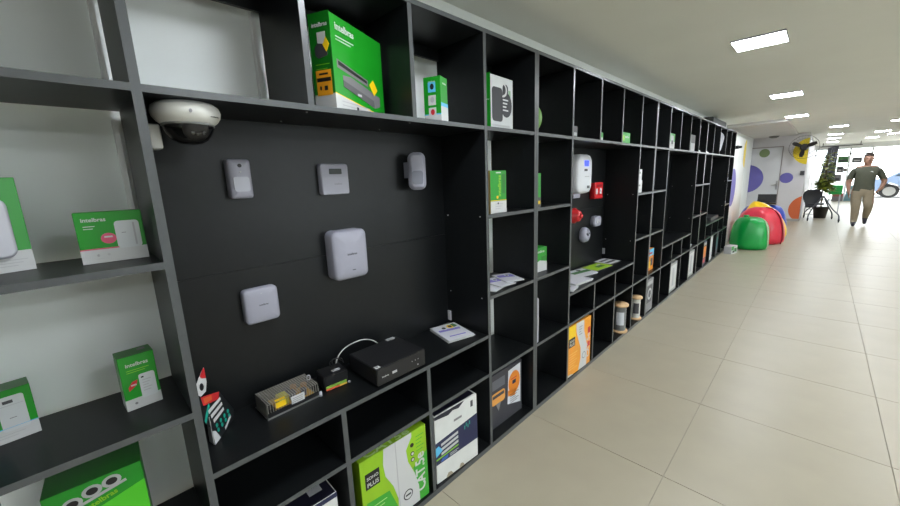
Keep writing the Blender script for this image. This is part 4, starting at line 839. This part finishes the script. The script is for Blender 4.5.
t = thing('display_stand', 'teal tapered floor display beside the low bin', 'display', (23.6, -2.13, 0)); bm = new(); prism(bm, [(-.15,0),(.15,0),(.08,.66),(-.08,.66)], .2, Matrix.Rotation(PI/2, 4, 'Z')); obj('body', bm, M('muted_teal', (110,150,160), .5), t); bm = new(); bx(bm, -.012, -.002, -.05, .05, .3, .5); obj('label_panel', bm, PAPER, t)

# ------------------------------------------------------------------ outside
bm = new(); bx(bm, XE, 60, -30, 25, -.16, -.03); bx(bm, XB-10, XE, -30, YR-.2, -.16, -.03); struct('ground_outside', bm, M('pale_pavement', (190,188,182), .8, noise=.05, scale=2))
t = thing('parked_car', 'silver car parked outside the open shopfront', 'car', (27.2, -2.62, -.03)); CARB = M('silver_car_paint', (120,138,165), .3, metal=.3, coat=.4)
prof = [(0,.35),(.0,.62),(-.12,.80),(-.75,.95),(-1.35,1.40),(-1.7,1.48),(-2.8,1.46),(-3.5,1.05),(-4.1,.98),(-4.2,.70),(-4.2,.32)]
def arch(c): return [(c-.36*math.cos(a), .32+.36*math.sin(a)) for a in [PI*k/10 for k in range(11)]]
outline = prof+[(p[0], p[1]) for p in arch(-3.35)]+[(p[0], p[1]) for p in arch(-.85)]
bm = new(); Yx = lambda x, p, k=1: bm.verts.new((x, p[0], p[1]))
A = [Yx(-.85, p) for p in outline]; B = [Yx(.85, p) for p in outline]; bm.faces.new(A); bm.faces.new(B[::-1]); k_ = len(outline)
for i in range(k_): bm.faces.new((A[i], B[i], B[(i+1)%k_], A[(i+1)%k_]))
obj('body', bm, CARB, t)
for pts in ([(-.92,.98),(-1.40,1.36),(-1.95,1.41),(-1.95,1.0)], [(-2.03,1.0),(-2.03,1.41),(-2.75,1.39),(-3.2,1.06)]):
    bm = new(); A = [bm.verts.new((-.855, *p)) for p in pts]; B = [bm.verts.new((-.845, *p)) for p in pts]; bm.faces.new(A); bm.faces.new(B[::-1])
    for i in range(4): bm.faces.new((A[i], B[i], B[(i+1)%4], A[(i+1)%4]))
    obj('side_window', bm, M('car_glass', (60,72,84), .1), t)
for y in (-.85, -3.35):
    for x in (-.85, .68):
        bm = new(); cyl(bm, (x, y, .31), (x+.18, y, .31), .31, n=24); wh = obj('wheel', bm, BLACKP, t); bm = new(); cyl(bm, (x-.006, y, .31), (x+.186, y, .31), .20, n=18); obj('rim', bm, STEEL, wh)
bm = new(); bx(bm, -.7, -.35, -.02, .012, .60, .72); obj('headlight', bm, WHITEG, t)

# ------------------------------------------------------------------ walking person
def person():
    t = thing('person', 'person in dark olive t-shirt and khaki trousers walking in from the bright doorway', 'person', (13.8, -1.95, 0))
    # local frame: faces -x, own left = -y
    V = []; E = []; Rr = []
    def v(p, r, par=None):
        V.append(p); Rr.append(r if isinstance(r, tuple) else (r, r)); i = len(V)-1
        if par is not None: E.append((par, i))
        return i
    pel = v((0,.0,.90), (.145,.182)); wai = v((.0,.0,1.06), (.15,.178), pel); che = v((-.005,.0,1.25), (.15,.21), wai); uch = v((0,-.0,1.39), (.12,.19), che); nk = v((0,-.005,1.49), .066, uch)
    jw = v((-.02,-.01,1.565), (.090,.078), nk); hd = v((-.012,-.012,1.655), (.112,.092), jw); tp = v((0,-.012,1.735), (.085,.072), hd)
    # right arm (viewer's left), hanging
    s = v((0,.175,1.40), .085, uch); d = v((0,.225,1.30), .078, s); e = v((.02,.265,1.10), .056, d); w = v((-.04,.250,.89), .036, e); h = v((-.055,.240,.83), (.024,.044), w)
    for k, (dx, ln) in enumerate(((-.03,.075),(-.010,.085),(.010,.08),(.028,.065))):
        a = v((-.055+dx,.236,.785), .010, h); b = v((-.06+dx,.226,.785-ln*.55), .009, a); v((-.072+dx,.214,.785-ln), .007, b)
    a = v((-.095,.226,.815), .011, h); v((-.11,.216,.78), .009, a)
    # left arm (viewer's right), elbow out and hand to hip
    s = v((0,-.185,1.40), .085, uch); d = v((.02,-.245,1.29), .078, s); e = v((.07,-.335,1.11), .056, d); w = v((-.03,-.285,.92), .036, e); h = v((-.065,-.25,.88), (.024,.044), w)
    for k, (dx, ln) in enumerate(((-.03,.07),(-.012,.08),(.006,.075),(.024,.06))):
        a = v((-.085+dx,-.225,.85), .010, h); b = v((-.095+dx,-.205,.85-ln*.5), .009, a); v((-.098+dx,-.195,.85-ln*.9), .007, b)
    a = v((-.10,-.245,.90), .011, h); v((-.12,-.225,.885), .009, a)
    # right leg, standing, foot forward
    hp = v((0,.088,.80), .125, pel); th = v((-.01,.088,.64), .112, hp); kn = v((-.02,.078,.46), .088, th); ca = v((0,.072,.30), .080, kn); an = v((-.0,.070,.10), .062, ca); ft = v((-.08,.075,.048), (.050,.044), an); v((-.18,.080,.036), (.046,.032), ft)
    # left leg, swinging, heel lifted
    hp = v((0,-.09,.80), .125, pel); th = v((-.03,-.11,.66), .112, hp); kn = v((-.05,-.135,.50), .088, th); ca = v((.08,-.135,.36), .080, kn); an = v((.22,-.13,.21), .060, ca); ft = v((.19,-.128,.125), (.050,.044), an); v((.11,-.125,.05), (.046,.034), ft)
    me = bpy.data.meshes.new('body'); me.from_pydata(V, E, []); o = bpy.data.objects.new('body', me); COL.objects.link(o)
    sk = o.modifiers.new('skin', 'SKIN'); sk.use_smooth_shade = True
    for i, r in enumerate(Rr): me.skin_vertices[0].data[i].radius = r
    me.skin_vertices[0].data[0].use_root = True
    o.modifiers.new('sub', 'SUBSURF').levels = 2
    bpy.context.view_layer.update()
    m2 = bpy.data.meshes.new_from_object(o.evaluated_get(bpy.context.evaluated_depsgraph_get())); bpy.data.objects.remove(o)
    for n_ in (M('skin_tone', (150,112,92), .55), M('olive_shirt', (74,76,62), .85, noise=.06, scale=20), M('khaki_cloth', (150,138,116), .85, noise=.06, scale=20), M('dark_shoe', (46,44,56), .6)): m2.materials.append(n_)
    for p in m2.polygons:
        c = p.center; ay = abs(c.y); k = 0
        arm = (c.y > .175 or c.y < -.185)
        if c.z < .10 or (c.x > .09 and c.z < .19): k = 3
        elif c.z < .90 and not (arm and (c.z > .55)): k = 2
        elif c.z < 1.455: k = 1 if (not arm or c.z > 1.16) else 0
        p.material_index = k; p.use_smooth = True
    m2.name = 'body'; mobj('body', m2, t)
    bm = new()
    lathe(bm, [(.086,0),(.090,.02),(.084,.05),(.066,.075),(.036,.092),(0,.098)], 24, Matrix.Translation((.012,-.012,1.695)) @ Matrix.Rotation(.30, 4, 'Y')); obj('hair', bm, M('short_dark_hair', (58,46,40), .8), t, True)
    for s in (-1, 1):
        bm = new(); lathe(bm, [(0,-.02),(.014,-.014),(.018,0),(.014,.016),(0,.02)], 10, Matrix.Translation((.0,-.012+s*.082,1.645))); obj('ear', bm, MATS['skin_tone'], t, True)
        bm = new(); lathe(bm, [(0,-.007),(.007,-.004),(.008,0),(.007,.004),(0,.007)], 10, Matrix.Translation((-.098,-.012+s*.032,1.665))); obj('eye', bm, BLACKI, t, True)
    bm = new(); lathe(bm, [(.018,0),(.014,.012),(.010,.03),(.004,.05),(0,.055)], 10, Matrix.Translation((-.104,-.012,1.615))); obj('nose', bm, MATS['skin_tone'], t, True)
    bm = new(); bx(bm, -.096, -.085, -.037, .013, 1.588, 1.597); obj('mouth', bm, M('lip_tone', (120,70,64), .6), t)
    bm = new(); prism(bm, disc(.028, 12, 0, 0), .006, Matrix.Translation((-.112,-.085,1.325)) @ Matrix.Rotation(-PI/2, 4, 'Z')); obj('shirt_logo', bm, PAPER, t)
person()
